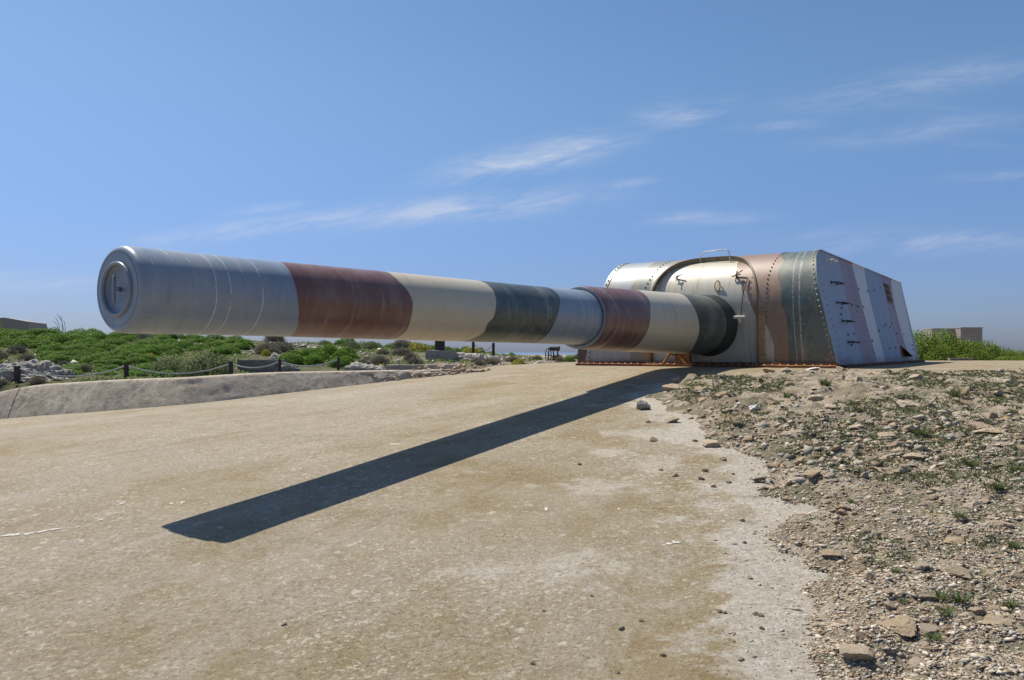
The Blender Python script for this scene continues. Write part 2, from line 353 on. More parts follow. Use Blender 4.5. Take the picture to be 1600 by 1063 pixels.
def bar_extra(t, c, P, X, Y, Z, a, b):
    acc = None
    # rings rubbed through to pale undercoat
    wv = t.m('MULTIPLY', t.m('SUBTRACT', t.noise(P, 3.0, 3, .6), .5), .03)
    brk = t.noise(P, 9, 5, .75)
    for L, wd, th in [(.13, .006, .52), (.22, .004, .56), (.31, .007, .50), (.39, .004, .52), (.46, .005, .50), (.66, .007, .44), (.80, .006, .42), (.94, .004, .52), (1.12, .007, .43),
                      (2.3, .004, .55), (3.55, .004, .52), (4.15, .004, .50), (5.82, .005, .44), (5.90, .005, .48), (6.80, .005, .44), (6.98, .006, .42), (7.06, .005, .44), (7.74, .006, .44)]:
        d = t.m('ABSOLUTE', t.m('SUBTRACT', t.m('ADD', a, wv), L))
        line = t.m('MULTIPLY', t.ss(d, wd, wd * .35), t.ss(brk, th, th + .06))
        if L < .6: line = t.m('MULTIPLY', line, t.m('ADD', .12, t.ss(b, .38, .22)))
        acc = line if acc is None else t.m('MAXIMUM', acc, line)
    c = t.mix(t.m('MULTIPLY', acc, .8), c, (.62, .62, .60))
    # chips and dents, mostly at the muzzle and along the top where people climb
    ch = t.m('MULTIPLY', t.ss(t.noise(P, 26, 4, .8), .67, .71), t.m('ADD', .12, t.m('MULTIPLY', t.ss(a, 1.5, .2), .75)))
    c = t.mix(ch, c, (.58, .57, .54))
    dk = t.m('MULTIPLY', t.ss(t.noise(t.vm('ADD', P, (7, 3, 1)), 17, 3, .7), .725, .745), .8)
    c = t.mix(dk, c, (.05, .045, .045))
    # grime and chalk carried round the tube by rain
    rn = t.noise(t.cxyz(t.m('MULTIPLY', a, 7), t.m('MULTIPLY', b, 1.6), 3.0), 1.0, 6, .68)
    c = t.mix(t.m('MULTIPLY', t.ss(rn, .52, .68), .22), c, (.50, .49, .46)); c = t.mix(t.m('MULTIPLY', t.ss(rn, .45, .32), .25), c, (.06, .05, .045))
    # fine scuffs
    sc_ = t.ss(t.noise(t.cxyz(t.m('MULTIPLY', a, 60), t.m('MULTIPLY', b, 5), 0.0), 1.0, 4, .7), .66, .76)
    c = t.mix(t.m('MULTIPLY', sc_, .14), c, (.6, .58, .55))
    return c, None
BARREL = m_paintbands('camouflage_gloss_barrel', bA, bB, BARB, [GREY, MAROON, CREAM, GREEN, GREY, MAROON, CREAM, GREEN], bar_extra, rough=.29, bumpk=.08)

# shield front: fields run across w (object X), borders wander with height (object Z)
TAN = (.255, .140, .080); SGREEN = (.052, .080, .058); SCREAM = (.520, .470, .355); SBLUE = (.300, .325, .330)
def zp(a0, pts): return (a0, [(max(0, min(1, z / 2.6)), w_ - a0) for z, w_ in sorted(pts)])
FRB = [zp(-1.8, [(0, -1.82), (.6, -1.80), (1.5, -1.90), (2.0, -1.74), (2.3, -1.56), (2.6, -1.45)]),
       zp(-1.2, [(0, -1.33), (1.7, -1.33), (2.1, -1.25), (2.35, -.9), (2.6, -.62)]),
       zp(1.0, [(.0, 1.45), (.53, 1.42), (.78, 1.34), (.95, 1.225), (1.04, 1.09), (1.33, .94), (1.61, .82), (1.93, .64), (2.25, .50), (2.6, .45)]),
       zp(1.6, [(0, 1.735), (.9, 1.72), (1.09, 1.69), (1.34, 1.60), (1.68, 1.575), (2.01, 1.48), (2.21, 1.55), (2.34, 1.44), (2.6, 1.40)])]
def fr_extra(t, c, P, X, Y, Z, a, b):
    # rust weeping from seams and from the foot of the plate
    vstr = t.noise(t.cxyz(t.m('MULTIPLY', X, 9), t.m('MULTIPLY', Z, .9), 0.0), 1.0, 5, .65)
    foot = t.m('MULTIPLY', t.ss(Z, .34, .03), t.ss(t.noise(P, 4, 5, .7), .40, .60))
    c = t.mix(t.m('MULTIPLY', foot, .7), c, (.28, .105, .035))
    c = t.mix(t.m('MULTIPLY', t.ss(vstr, .52, .66), .55), c, (.36, .20, .075))
    bl = t.ss(t.noise(t.vm('ADD', P, (2, 8, 1)), 3.2, 6, .75), .56, .66)
    c = t.mix(t.m('MULTIPLY', bl, .22), c, (.50, .43, .24))
    fl = t.m('MULTIPLY', t.ss(t.noise(P, 30, 4, .8), .66, .70), .6)
    c = t.mix(fl, c, (.62, .60, .50))
    # two chalky runs down the green field, one broad scuff
    for w0, wd in ((1.90, .017), (2.02, .026)):
        d = t.m('ABSOLUTE', t.m('ADD', t.m('SUBTRACT', X, w0), t.m('ADD', t.m('MULTIPLY', Z, .045), t.m('MULTIPLY', t.m('SUBTRACT', t.noise(P, 2.5, 2), .5), .05))))
        ln = t.m('MULTIPLY', t.ss(d, wd, wd * .3), t.ss(t.noise(P, 20, 4, .8), .40, .52))
        c = t.mix(t.m('MULTIPLY', ln, .42), c, (.58, .57, .53))
    return c, None
SHIELD = m_paintbands('camouflage_shield_front', lambda t, X, Y, Z: X, lambda t, X, Y, Z: t.m('DIVIDE', Z, 2.6),
                      FRB, [SBLUE, (.17, .185, .135), SCREAM, TAN, SGREEN], fr_extra, rough=.36, bumpk=.16, coat=.8, coat_r=.36)
DUSK = (.235, .285, .39); PLUM = (.225, .180, .235); PALE = (.52, .54, .58)
SDB = [zp(15.4, [(0, 15.6), (1.0, 15.4), (2.6, 15.5)]), zp(17.1, [(0, 17.35), (1.0, 17.1), (2.6, 17.0)]), zp(18.4, [(0, 18.5), (1.2, 18.3), (2.6, 18.55)]),
       zp(20.9, [(0, 21.2), (1.3, 20.8), (2.6, 21.0)]), zp(22.3, [(0, 22.8), (1.2, 22.2), (2.0, 22.3), (2.6, 22.9)]), zp(24.2, [(0, 24.0), (2.6, 24.5)])]
def sd_extra(t, c, P, X, Y, Z, a, b):
    vstr = t.noise(t.cxyz(t.m('MULTIPLY', Y, 5), t.m('MULTIPLY', Z, .6), 0.0), 1.0, 5, .65)
    c = t.mix(t.m('MULTIPLY', t.ss(vstr, .50, .72), .35), c, t.mix(.5, c, (.40, .38, .36)))
    c = t.mix(t.m('MULTIPLY', t.ss(vstr, .42, .30), .35), c, (.13, .12, .12))
    foot = t.m('MULTIPLY', t.ss(Z, .30, .05), t.ss(t.noise(P, 3, 5, .7), .35, .55))
    c = t.mix(t.m('MULTIPLY', foot, .8), c, (.16, .08, .05))
    sp = t.ss(t.noise(P, 8, 4, .8), .66, .70)
    c = t.mix(t.m('MULTIPLY', sp, .5), c, (.09, .06, .05))
    return c, None
SIDE = m_paintbands('camouflage_shield_side', lambda t, X, Y, Z: t.m('ADD', Y, 15.0), lambda t, X, Y, Z: t.m('DIVIDE', Z, 2.6),
                    SDB, [DUSK, PLUM, PALE, (.195, .255, .375), PLUM, PALE, DUSK], sd_extra, rough=.5, bumpk=.18)

def m_simple(name, ca, cb, scale=6, rough=.6, bump=.2, spec=.4, metal=0.0, dark=None):
    m, t = mat(name); P = t.n('ShaderNodeTexCoord').outputs['Object']
    n1 = t.noise(P, scale, 6, .68, .4); n2 = t.noise(P, scale * 5, 4, .7)
    c = t.mix(t.ss(n1, .35, .65), ca, cb)
    if dark: c = t.mix(t.m('MULTIPLY', t.ss(n2, .5, .68), .7), c, dark)
    t.out(c, rough, t.bump(t.m('ADD', n1, t.m('MULTIPLY', n2, .5)), bump, .015), spec=spec, metal=metal); return m
RUST = m_simple('rusted_iron', (.20, .080, .030), (.31, .155, .060), 9, .85, .5, .2, dark=(.075, .03, .018))
DKRUST = m_simple('dark_rusted_iron', (.11, .045, .025), (.22, .085, .035), 9, .85, .5, .2, dark=(.035, .02, .015))
OCHRE = m_simple('rust_stained_paint', (.34, .19, .06), (.42, .29, .14), 7, .6, .2, .4, dark=(.28, .12, .03))
RIVP = m_simple('rivet_paint', (.50, .46, .38), (.36, .32, .26), 20, .5, .1)
RIVD = m_simple('rivet_dark', (.05, .045, .045), (.10, .085, .08), 20, .6, .1)
IRON = m_simple('black_iron', (.022, .020, .022), (.045, .036, .034), 8, .6, .2)
POSTM = m_simple('post_rusted_black', (.030, .022, .022), (.060, .034, .030), 10, .7, .3)
CHAINM = m_simple('galvanised_chain', (.30, .33, .31), (.42, .44, .41), 30, .55, .1, .5, metal=.3)
PIPEW = m_simple('white_pipe_paint', (.70, .70, .68), (.56, .52, .46), 12, .45, .1, dark=(.32, .17, .08))
PLUGM = m_simple('grey_gloss_plug', (.205, .235, .28), (.235, .265, .31), 10, .30, .06, dark=(.16, .175, .20))
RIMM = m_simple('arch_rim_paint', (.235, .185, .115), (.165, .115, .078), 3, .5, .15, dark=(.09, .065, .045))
BOOT = m_simple('dark_green_canvas_boot', (.024, .032, .028), (.036, .046, .040), 5, .6, .3)
WHITE = m_simple('white_paint_mark', (.62, .60, .56), (.42, .375, .30), 45, .9, .3, dark=(.36, .31, .23))
BROWNSTEEL = m_simple('brown_steel', (.075, .048, .038), (.105, .066, .05), 6, .6, .1)

def m_stone(name, stops, lichen=.5, k=1.0, bump=.7):
    m, t = mat(name)
    P = t.n('ShaderNodeTexCoord').outputs['Object']; inf = t.n('ShaderNodeObjectInfo').outputs['Random']
    loc = t.n('ShaderNodeObjectInfo').outputs['Location']; Q = t.vm('ADD', P, loc)
    n1 = t.noise(Q, 5 * k, 7, .7, .6); n2 = t.noise(Q, 26 * k, 5, .75)
    c = t.ramp(t.m('ADD', t.m('MULTIPLY', n1, .75), t.m('MULTIPLY', inf, .3)), stops)
    c = t.mix(t.m('MULTIPLY', t.ss(n2, .52, .74), .4), c, (.20, .155, .11))
    if lichen:
        lm = t.m('MULTIPLY', t.ss(t.noise(t.vm('ADD', Q, (3, 5, 1)), 4.2 * k, 5, .6), .56, .62), t.ss(t.m('FRACT', t.m('MULTIPLY', inf, 7.3)), .25, .4))
        c = t.mix(t.m('MULTIPLY', lm, lichen), c, (.50, .27, .045))
    t.out(c, .92, t.bump(t.m('ADD', n1, t.m('MULTIPLY', n2, .5)), bump, .02), spec=.2); return m
STONE = m_stone('limestone_rubble', [(.2, (.29, .215, .14)), (.40, (.40, .31, .215)), (.6, (.47, .39, .29)), (.85, (.54, .475, .38))], .85, 2.2, .8)
OUTC = m_stone('limestone_outcrop', [(.25, (.22, .195, .165)), (.5, (.36, .33, .29)), (.8, (.47, .44, .395))], 0, 1.2, 1.0)
WHITESTONE = m_stone('chalky_limestone', [(.2, (.55, .53, .49)), (.8, (.72, .70, .66))], 0)

def m_tint(name, rough=.9, spec=.2, trans=0.0, bump=False):
    m, t = mat(name)
    a = t.n('ShaderNodeAttribute', attribute_name='tint').outputs['Color']
    P = t.n('ShaderNodeTexCoord').outputs['Object']
    c = a
    if not trans: c = t.mix(t.m('MULTIPLY', t.ss(t.noise(P, 60, 3, .7), .45, .7), .3), a, t.mix(.6, a, (.10, .075, .05)))
    t.out(c, rough, None, spec=spec, trans=trans); return m
GRAVELM = m_tint('gravel_chips')
LEAFM = m_tint('leaf_foliage', .6, .16, .38)
TWIGM = m_tint('dry_twig', .9, .15)

def m_soil():
    m, t = mat('rubble_soil'); P = t.n('ShaderNodeTexCoord').outputs['Object']
    n1 = t.noise(P, .9, 6, .65, .5); n2 = t.noise(P, 7, 6, .75); n3 = t.noise(P, 45, 5, .8); v = t.vor(P, 38); vc = t.vor(P, 38, out='Color')
    c = t.mix(t.ss(n1, .38, .62), (.235, .182, .124), (.30, .245, .178))
    c = t.mix(t.m('MULTIPLY', t.ss(n2, .47, .70), .5), c, (.20, .14, .085))
    c = t.mix(t.m('MULTIPLY', t.ss(t.noise(t.vm('ADD', P, (3, 3, 0)), 1.2, 6, .7), .43, .57), .65), c, (.13, .14, .08))
    ch = t.m('MULTIPLY', t.ss(v, .42, .26), t.ss(t.xyz(vc)[0], .40, .55))
    c = t.mix(t.m('MULTIPLY', ch, .7), c, t.mix(t.xyz(vc)[1], (.44, .375, .29), (.55, .49, .41)))
    rk = t.n('ShaderNodeAttribute', attribute_name='rock').outputs['Fac']
    rc = t.mix(t.ss(n2, .38, .62), (.33, .265, .185), (.45, .39, .305)); rc = t.mix(t.m('MULTIPLY', t.ss(n3, .5, .7), .4), rc, (.20, .16, .11))
    rc = t.mix(t.m('MULTIPLY', t.ss(t.noise(t.vm('ADD', P, (9, 1, 0)), 2.3, 5, .6), .62, .68), .6), rc, (.46, .27, .07))
    c = t.mix(t.m('MULTIPLY', t.ss(t.m('ADD', rk, t.m('MULTIPLY', t.m('SUBTRACT', n3, .5), .5)), .3, .6), .85), c, rc)
    t.out(c, .95, t.bump(t.m('ADD', t.m('MULTIPLY', n3, .6), t.m('ADD', n2, t.m('MULTIPLY', ch, .6))), 1.0, .035), spec=.12); return m
SOIL = m_soil()
def m_terrain():
    m, t = mat('scrubland_soil'); P = t.n('ShaderNodeTexCoord').outputs['Object']; x, y, z = t.xyz(P)
    n1 = t.noise(P, .5, 6, .65, .6); n2 = t.noise(P, 2.6, 6, .75, .5); n3 = t.noise(P, 14, 5, .8)
    c = t.mix(t.ss(n2, .40, .62), (.15, .118, .080), (.29, .245, .185))
    c = t.mix(t.m('MULTIPLY', t.ss(n3, .52, .68), .7), c, (.50, .46, .39))
    c = t.mix(t.m('MULTIPLY', t.ss(t.noise(P, 6, 5, .75), .56, .68), .6), c, (.10, .085, .055))
    gr = t.m('MULTIPLY', t.ss(n1, .30, .44), t.ss(x, -1.0, -5.0))
    c = t.mix(t.m('MULTIPLY', gr, .75), c, t.mix(n3, (.050, .062, .022), (.095, .105, .040)))
    t.out(c, .95, t.bump(t.m('ADD', n2, n3), .9, .06), spec=.1); return m
TERRM = m_terrain()
def m_sea():
    m, t = mat('sea_water'); P = t.n('ShaderNodeTexCoord').outputs['Object']
    t.out((.10, .16, .25), .45, t.bump(t.noise(P, .02, 5, .6), .3, 2.0), spec=.5); return m
SEA = m_sea()

# ================================================================= setting
# --- concrete apron (polar sheet round the gun)
rub_poly = np.array([(2.5, 12.35), (2.05, 11.3), (1.98, 10.5), (2.2, 9.5), (2.02, 8.25), (2.2, 7.35), (2.2, 6.5), (1.90, 5.9), (2.02, 5.55), (1.55, 4.75),
                     (1.66, 4.3), (1.40, 3.82), (1.30, 3.5), (1.22, 3.1), (1.0, 2.4), (.9, 1.5), (1.2, 0), (6, -1), (20, 2), (20, 11.6), (12, 12.2), (9.2, 12.5),
                     (5.9, 12.95), (4.0, 12.95), (3.1, 12.75)])
def poly_sd(x, y, poly=rub_poly):
    x = np.asarray(x, float); y = np.asarray(y, float); d = np.full(x.shape, 1e9); ins = np.zeros(x.shape, bool)
    n = len(poly)
    for i in range(n):
        ax_, ay_ = poly[i]; bx_, by_ = poly[(i + 1) % n]; ex, ey = bx_ - ax_, by_ - ay_
        q = np.clip(((x - ax_) * ex + (y - ay_) * ey) / (ex * ex + ey * ey), 0, 1)
        d = np.minimum(d, np.hypot(x - ax_ - q * ex, y - ay_ - q * ey))
        c = ((ay_ > y) != (by_ > y)) & (x < (bx_ - ax_) * (y - ay_) / (by_ - ay_ + 1e-12) + ax_); ins ^= c
    return np.where(ins, d, -d)
def rub_edge(x, y): return poly_sd(x, y) + .55 * fbm(np.asarray(x) * 1.6, np.asarray(y) * 1.6, 31) + .30 * fbm(np.asarray(x) * 6, np.asarray(y) * 6, 33)
rads = np.r_[np.linspace(0, 6, 9), np.linspace(6.3, 26, 120), np.linspace(27, 60, 14)]
angs = np.linspace(0, 2 * math.pi, 361)[:-1]
RR, AA = np.meshgrid(rads, angs, indexing='ij')
VX = GC[0] + RR * np.cos(AA); VY = GC[1] + RR * np.sin(AA); VZ = ground(VX, VY)
nr, na = RR.shape
i, j = np.meshgrid(np.arange(nr - 1), np.arange(na), indexing='ij')
Fq = np.stack([i * na + j, (i + 1) * na + j, (i + 1) * na + (j + 1) % na, i * na + (j + 1) % na], -1).reshape(-1, 4)
me = np_mesh('concrete_apron', np.stack([VX, VY, VZ], -1).reshape(-1, 3), Fq, True)
a = me.attributes.new('edge', 'FLOAT', 'POINT')
a.data.foreach_set('value', np.exp(-np.clip(-poly_sd(VX, VY), 0, 99) / .45).ravel().astype(np.float32))
apron = tag(obj('concrete_apron', me, CONC), 'pale weathered concrete apron sloping down from the gun', kind='structure')

# --- scrubland behind the wall
gx_ = np.arange(-46, 52, .35); gy_ = np.r_[np.arange(13.5, 38, .3), np.arange(38, 80, 1.5)]
XX, YY = np.meshgrid(gx_, gy_, indexing='ij'); ZZ = terr(XX, YY); ny = len(gy_)
i, j = np.meshgrid(np.arange(len(gx_) - 1), np.arange(ny - 1), indexing='ij')
Fq = np.stack([i * ny + j, (i + 1) * ny + j, (i + 1) * ny + j + 1, i * ny + j + 1], -1).reshape(-1, 4)
tag(obj('terrain', np_mesh('terrain', np.stack([XX, YY, ZZ], -1).reshape(-1, 3), Fq, True), TERRM), 'dry stony scrubland rising behind the apron', kind='structure')
# --- land falling away all round, and the sea
b = MB(); n = 72
ring = [(60, -2.2), (110, -9), (180, -30), (240, -62)]
P = [[(r_ * math.cos(2 * math.pi * k / n) + 5, r_ * math.sin(2 * math.pi * k / n) + 15, z_) for k in range(n + 1)] for r_, z_ in ring]
b.grid(P); tag(b.build('headland', TERRM, smooth=True), 'stony headland falling away to the sea', kind='structure')
b = MB().grid([[(-60000, -60000, -60), (60000, -60000, -60)], [(-60000, 60000, -60), (60000, 60000, -60)]])
tag(b.build('sea', SEA), 'blue sea on the horizon', kind='structure')

# --- rubble bed
def rub_lump(x, y): return np.maximum(sst(.085, .15, fbm(x * 2.6, y * 2.6, 81)), .75 * sst(.075, .13, fbm(x * 5.5 + 9, y * 5.5, 83)))
def rub_h(x, y):
    e = rub_edge(x, y)
    far_ = .35 + .40 * sst(5, 9, np.asarray(y, float))
    return .055 * far_ * rub_lump(x, y) * sst(.05, .3, e) * (.6 + .8 * vnoise(np.asarray(x) * 9, np.asarray(y) * 9, 85)) + ground(x, y) + np.where(e > 0, .012, -.06) + .085 * sst(0, .55, e) + .05 * sst(.3, 2.5, e) + (.11 * fbm(x * 1.3, y * 1.3, 41) + .085 * fbm(x * 4, y * 4, 43) + .09 * far_ * fbm(x * 11, y * 11, 47)) * sst(-.05, .35, e)
gx_ = np.arange(.7, 11.5, .036); gy_ = np.arange(1.6, 13.6, .036)
XX, YY = np.meshgrid(gx_, gy_, indexing='ij'); ny = len(gy_)
ZZ = rub_h(XX, YY); E_ = rub_edge(XX, YY)
i, j = np.meshgrid(np.arange(len(gx_) - 1), np.arange(ny - 1), indexing='ij')
keep = (E_[:-1, :-1] > -.15)[..., None]
Fq = np.stack([i * ny + j, (i + 1) * ny + j, (i + 1) * ny + j + 1, i * ny + j + 1], -1)[keep[..., 0]]
me = np_mesh('rubble_bed', np.stack([XX, YY, ZZ], -1).reshape(-1, 3), Fq, True)
a = me.attributes.new('rock', 'FLOAT', 'POINT')
if len(a.data) == XX.size: a.data.foreach_set('value', rub_lump(XX, YY).ravel().astype(np.float32))
tag(obj('rubble_bed', me, SOIL), 'earthy rubble bank lying over the concrete', kind='structure')

# ================================================================= the gun
U0 = 15.0; M0 = Vector((-3.15, 6.18, 0)); AV = Vector((.5703, .8214, 0)); PV = Vector((.8214, -.5703, 0))
gun = empty('coastal_gun', M0 + AV * U0, math.atan2(PV.y, PV.x))
tag(gun, 'huge camouflage-painted coastal gun with long barrel and riveted shield', 'gun')
def gl(w_, u, z): return Vector((w_, u - U0, z))
def axz(u): return AX0 + AXK * u
def lathe(prof, n=128):
    b = MB(); vs = []; fs = []
    for (u, r_) in prof: vs += [gl(r_ * math.sin(2 * math.pi * k / n), u, axz(u) + r_ * math.cos(2 * math.pi * k / n)) for k in range(n)]
    for i in range(len(prof) - 1):
        for k in range(n): fs.append((i * n + k, i * n + (k + 1) % n, (i + 1) * n + (k + 1) % n, (i + 1) * n + k))
    return b.add(vs, fs)
prof = [(.030, .205), (.0, .212), (0, .292), (.006, .296), (.006, .300), (.002, .306)]
prof += [(.05 - .05 * math.cos(q), .306 + .044 * math.sin(q)) for q in [R(k) for k in range(10, 91, 10)]]
prof += [(.10, .3525), (.14, .354), (.145, .352), (.39, .353), (.60, .354), (1.1, .357), (1.53, .360), (2.2, .369), (3.0, .379), (3.9, .389), (4.65, .397), (5.5, .405), (6.7, .421), (7.38, .434)]
barrel = lathe(prof).build('barrel', BARREL, gun, True, 35)
jp = [(7.40, .432), (7.355, .445), (7.352, .470), (7.358, .486), (7.375, .495), (7.42, .502), (7.60, .508), (7.72, .510), (7.735, .506), (7.75, .510), (8.36, .529), (9.6, .560), (11.3, .600), (12.3, .622), (13.6, .64)]
jacket = lathe(jp).build('jacket', BARREL, gun, True, 35)
# muzzle plug: dished disc, raised ring, T handle
plug = lathe([(.028, .0005), (.028, .10), (.026, .165), (.020, .190), (.0, .200)], 72).build('muzzle_plug', PLUGM, gun, True)
b = MB(); n = 72; vs = []; fs = []
for k in range(n):
    q = 2 * math.pi * k / n
    for kk in range(10):
        p_ = 2 * math.pi * kk / 10
        rr_ = .207 + .016 * math.cos(p_); vs.append(gl(rr_ * math.sin(q), -.006 + .020 * math.sin(p_), axz(0) + rr_ * math.cos(q)))
for k in range(n):
    for kk in range(10): fs.append((k * 10 + kk, k * 10 + (kk + 1) % 10, ((k + 1) % n) * 10 + (kk + 1) % 10, ((k + 1) % n) * 10 + kk))
b.add(vs, fs).build('ring', PLUGM, plug, True)
b = MB(); zc = axz(0)
b.tube([gl(0, -.018, zc - .115), gl(0, -.026, zc - .10), gl(0, -.026, zc + .10), gl(0, -.018, zc + .115)], [.006, .013, .013, .006], 8)
b.tube([gl(0, -.026, zc), gl(0, .03, zc)], [.014, .02], 10)
b.build('handle', PLUGM, plug, True)
# canvas boot where the barrel enters the shield
bp = []
for k in range(14):
    q = k / 13; bp.append((12.42 + .75 * q, .627 + .062 * q ** 1.3))
boot = lathe(bp, 96)
for k_, v in enumerate(boot.v):
    w_, y_, z_ = v; q = math.atan2(w_, z_ - axz(y_ + U0)); s_ = 1 + (.035 * mnoise.noise(Vector((math.sin(q) * 2.2, math.cos(q) * 2.2, y_ * 1.4)))) * (y_ + U0 - 12.42)
    boot.v[k_] = (w_ * s_, y_, axz(y_ + U0) + (z_ - axz(y_ + U0)) * s_)
boot.build('canvas_boot', BOOT, gun, True)

# ---- shield
ZS, ZT, UB, BD = 1.28, 2.46, 12.85, 1.0     # springing, roof, foot of front plate, depth of the curve
tab = []; L_ = 0; pu, pz = UB, ZS
for k in range(201):
    q = k / 200 * math.pi / 2; u = UB + BD * (1 - math.cos(q)); z = ZS + (ZT - ZS) * math.sin(q)
    L_ += math.hypot(u - pu, z - pz); pu, pz = u, z; tab.append((L_, q))
ARC = L_; tl = [a_[0] for a_ in tab]; tq = [a_[1] for a_ in tab]; PMAX = ZS + ARC
def prof_at(p_, off=0.0):
    """point and outward normal on the front profile, p_ metres up the plate"""
    if p_ <= ZS: return UB - off + .085 * (1 - p_ / ZS), p_, (-.998, -.066)
    q = float(np.interp(p_ - ZS, tl, tq)); nu, nz_ = -math.cos(q) * (ZT - ZS), math.sin(q) * BD; l_ = math.hypot(nu, nz_); nu /= l_; nz_ /= l_
    return UB + BD * (1 - math.cos(q)) + nu * off, ZS + (ZT - ZS) * math.sin(q) + nz_ * off, (nu, nz_)
def wl(z): return -(3.02 - .26 * z)
def wr(z): return 2.68 - .22 * z
def fp(w_, p_, off=0.0): u, z, _ = prof_at(p_, off); return gl(w_, u, z)
AC, AH, PS, PT = -.10, 1.20, 1.22, PMAX - .16     # arch centre, half width, springing, crown
def arch_p(th): return PS + (PT - PS) * abs(math.sin(th)) ** .92
shield = MB(); NPV = 56
def col(wf, p0, p1, n=NPV, off=0.0): return [fp(wf(prof_at(p0 + (p1 - p0) * k / n)[1]), p0 + (p1 - p0) * k / n, off) for k in range(n + 1)]
# left and right wings, then the strip above the arch
shield.grid([col(lambda z, f=f: wl(z) + (AC - AH - wl(z)) * f, 0, PMAX) for f in np.linspace(0, 1, 24)], True)
shield.grid([col(lambda z, f=f: AC + AH + (wr(z) - AC - AH) * f, 0, PMAX) for f in np.linspace(0, 1, 24)], True)
ths = np.linspace(math.pi, 0, 49)
shield.grid([col(lambda z, th=th: AC + AH * math.cos(th), arch_p(th), PMAX, 24) for th in ths], True)
front = shield.build('front_plate', SHIELD, gun, True, 40)
REC = -.09
pan = MB(); pan.grid([col(lambda z, th=th: AC + AH * math.cos(th), 0, arch_p(th), 48, REC) for th in ths], True)
pan.build('port_plate', SHIELD, gun, True, 40)
# arch: edge wall of the opening and proud rim
outline = [(AC - AH, p_) for p_ in np.linspace(0, PS, 12)[:-1]] + [(AC + AH * math.cos(th), arch_p(th)) for th in ths] + [(AC + AH, p_) for p_ in np.linspace(PS, 0, 12)[1:]]
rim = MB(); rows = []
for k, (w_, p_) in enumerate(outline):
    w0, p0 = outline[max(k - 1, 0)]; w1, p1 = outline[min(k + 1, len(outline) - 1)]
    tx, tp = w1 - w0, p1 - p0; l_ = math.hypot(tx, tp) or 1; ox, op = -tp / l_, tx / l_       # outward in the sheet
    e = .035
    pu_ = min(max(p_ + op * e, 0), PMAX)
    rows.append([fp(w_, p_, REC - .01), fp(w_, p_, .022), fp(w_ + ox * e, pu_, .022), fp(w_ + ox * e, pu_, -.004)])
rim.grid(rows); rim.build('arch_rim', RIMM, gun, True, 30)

UR = 24.6
def roofz(u): return ZT + (u - 13.85) * .0085
def side(wf, name, flip):
    b = MB(); rows = []
    for p_ in np.r_[np.linspace(0, ZS, 14), np.linspace(ZS, PMAX, 22)[1:]]:
        u, z, _ = prof_at(p_); ze = z * roofz(UR) / ZT; row = []
        for k in range(41):
            f = k / 40; uu = u + (UR - u) * f; zz = z + (ze - z) * f
            row.append(gl(wf(z) + .010 * mnoise.noise(Vector((uu * .9, zz * 1.3, 3))), uu, zz))
        rows.append(row)
    b.grid(rows, flip); return b.build(name, SIDE, gun, True, 40)
sideR = side(wr, 'side_plate', False); sideL = side(wl, 'side_plate', True)
b = MB(); zr = roofz(UR)
b.grid([[gl(wl(ZT), 13.85, ZT), gl(wr(ZT), 13.85, ZT)], [gl(wl(ZT), UR, zr), gl(wr(ZT), UR, zr)]], True); b.build('roof_plate', SIDE, gun)
b = MB(); b.grid([[gl(wl(0), UR, 0), gl(wr(0), UR, 0)], [gl(wl(ZT), UR, zr), gl(wr(ZT), UR, zr)]]); b.build('rear_plate', SIDE, gun)
# corner edging of the front plate
for wf, s_ in ((wr, 1), (wl, -1)):
    rows = []
    for p_ in np.linspace(0, PMAX, 60):
        u, z, _ = prof_at(p_); rows.append([fp(wf(z) - s_ * .10, p_, .003), fp(wf(z) - s_ * .10, p_, .012), fp(wf(z) + s_ * .008, p_, .012), gl(wf(z) + s_ * .010, prof_at(p_)[0] + .05, z)])
    b = MB().grid(rows, s_ > 0); b.build('edge_strip', SHIELD, gun, True, 30)
# rivets: one part for each row
def rivets(pts, m, r_=.017, name='rivet_row'):
    b = MB()
    for c_, n_ in pts: b.dome(c_, n_, r_)
    return tag(b.build(name, m, gun, True), kind='stuff')
def frow(wf, p0, p1, step, m, off=.0, r_=.017):
    out = []
    for p_ in np.arange(p0, p1, step):
        u, z, nn = prof_at(p_, off); out.append((gl(wf(z, p_), u, z), (0, nn[0], nn[1])))
    return rivets(out, m, r_)
frow(lambda z, p_: wr(z) - .05, .08, PMAX, .115, RIVP, .012, .020)
frow(lambda z, p_: wl(z) + .05, .08, PMAX, .115, RIVD, .012, .022)
frow(lambda z, p_: 1.30 if p_ < 1.9 else 1.30 + (p_ - 1.9) * .16, 1.05, PMAX, .10, RIVD, .002, .019)
frow(lambda z, p_: -1.52 + max(0, p_ - 1.6) * .34, 1.3, PMAX, .10, RIVD, .002, .020)
frow(lambda z, p_: .93, 1.2, 2.35, .13, RIVP, REC + .001, .015)
frow(lambda z, p_: -.62, 1.3, 2.1, .16, RIVP, REC + .001, .015)
# ochre jointing strips down both legs of the arch, double rivets
for w0 in (1.20, -1.42):
    rows = [[fp(w0 - .075, p_, .002), fp(w0 - .075, p_, .011), fp(w0 + .075, p_, .011), fp(w0 + .075, p_, .002)] for p_ in np.linspace(0.03, 1.10, 12)]
    MB().grid(rows, True).build('joint_strip', OCHRE, gun)
    for dw in (-.038, .038): frow(lambda z, p_, w0=w0, dw=dw: w0 + dw, .10, 1.10, .105, RIVP, .011, .017)
b = MB()
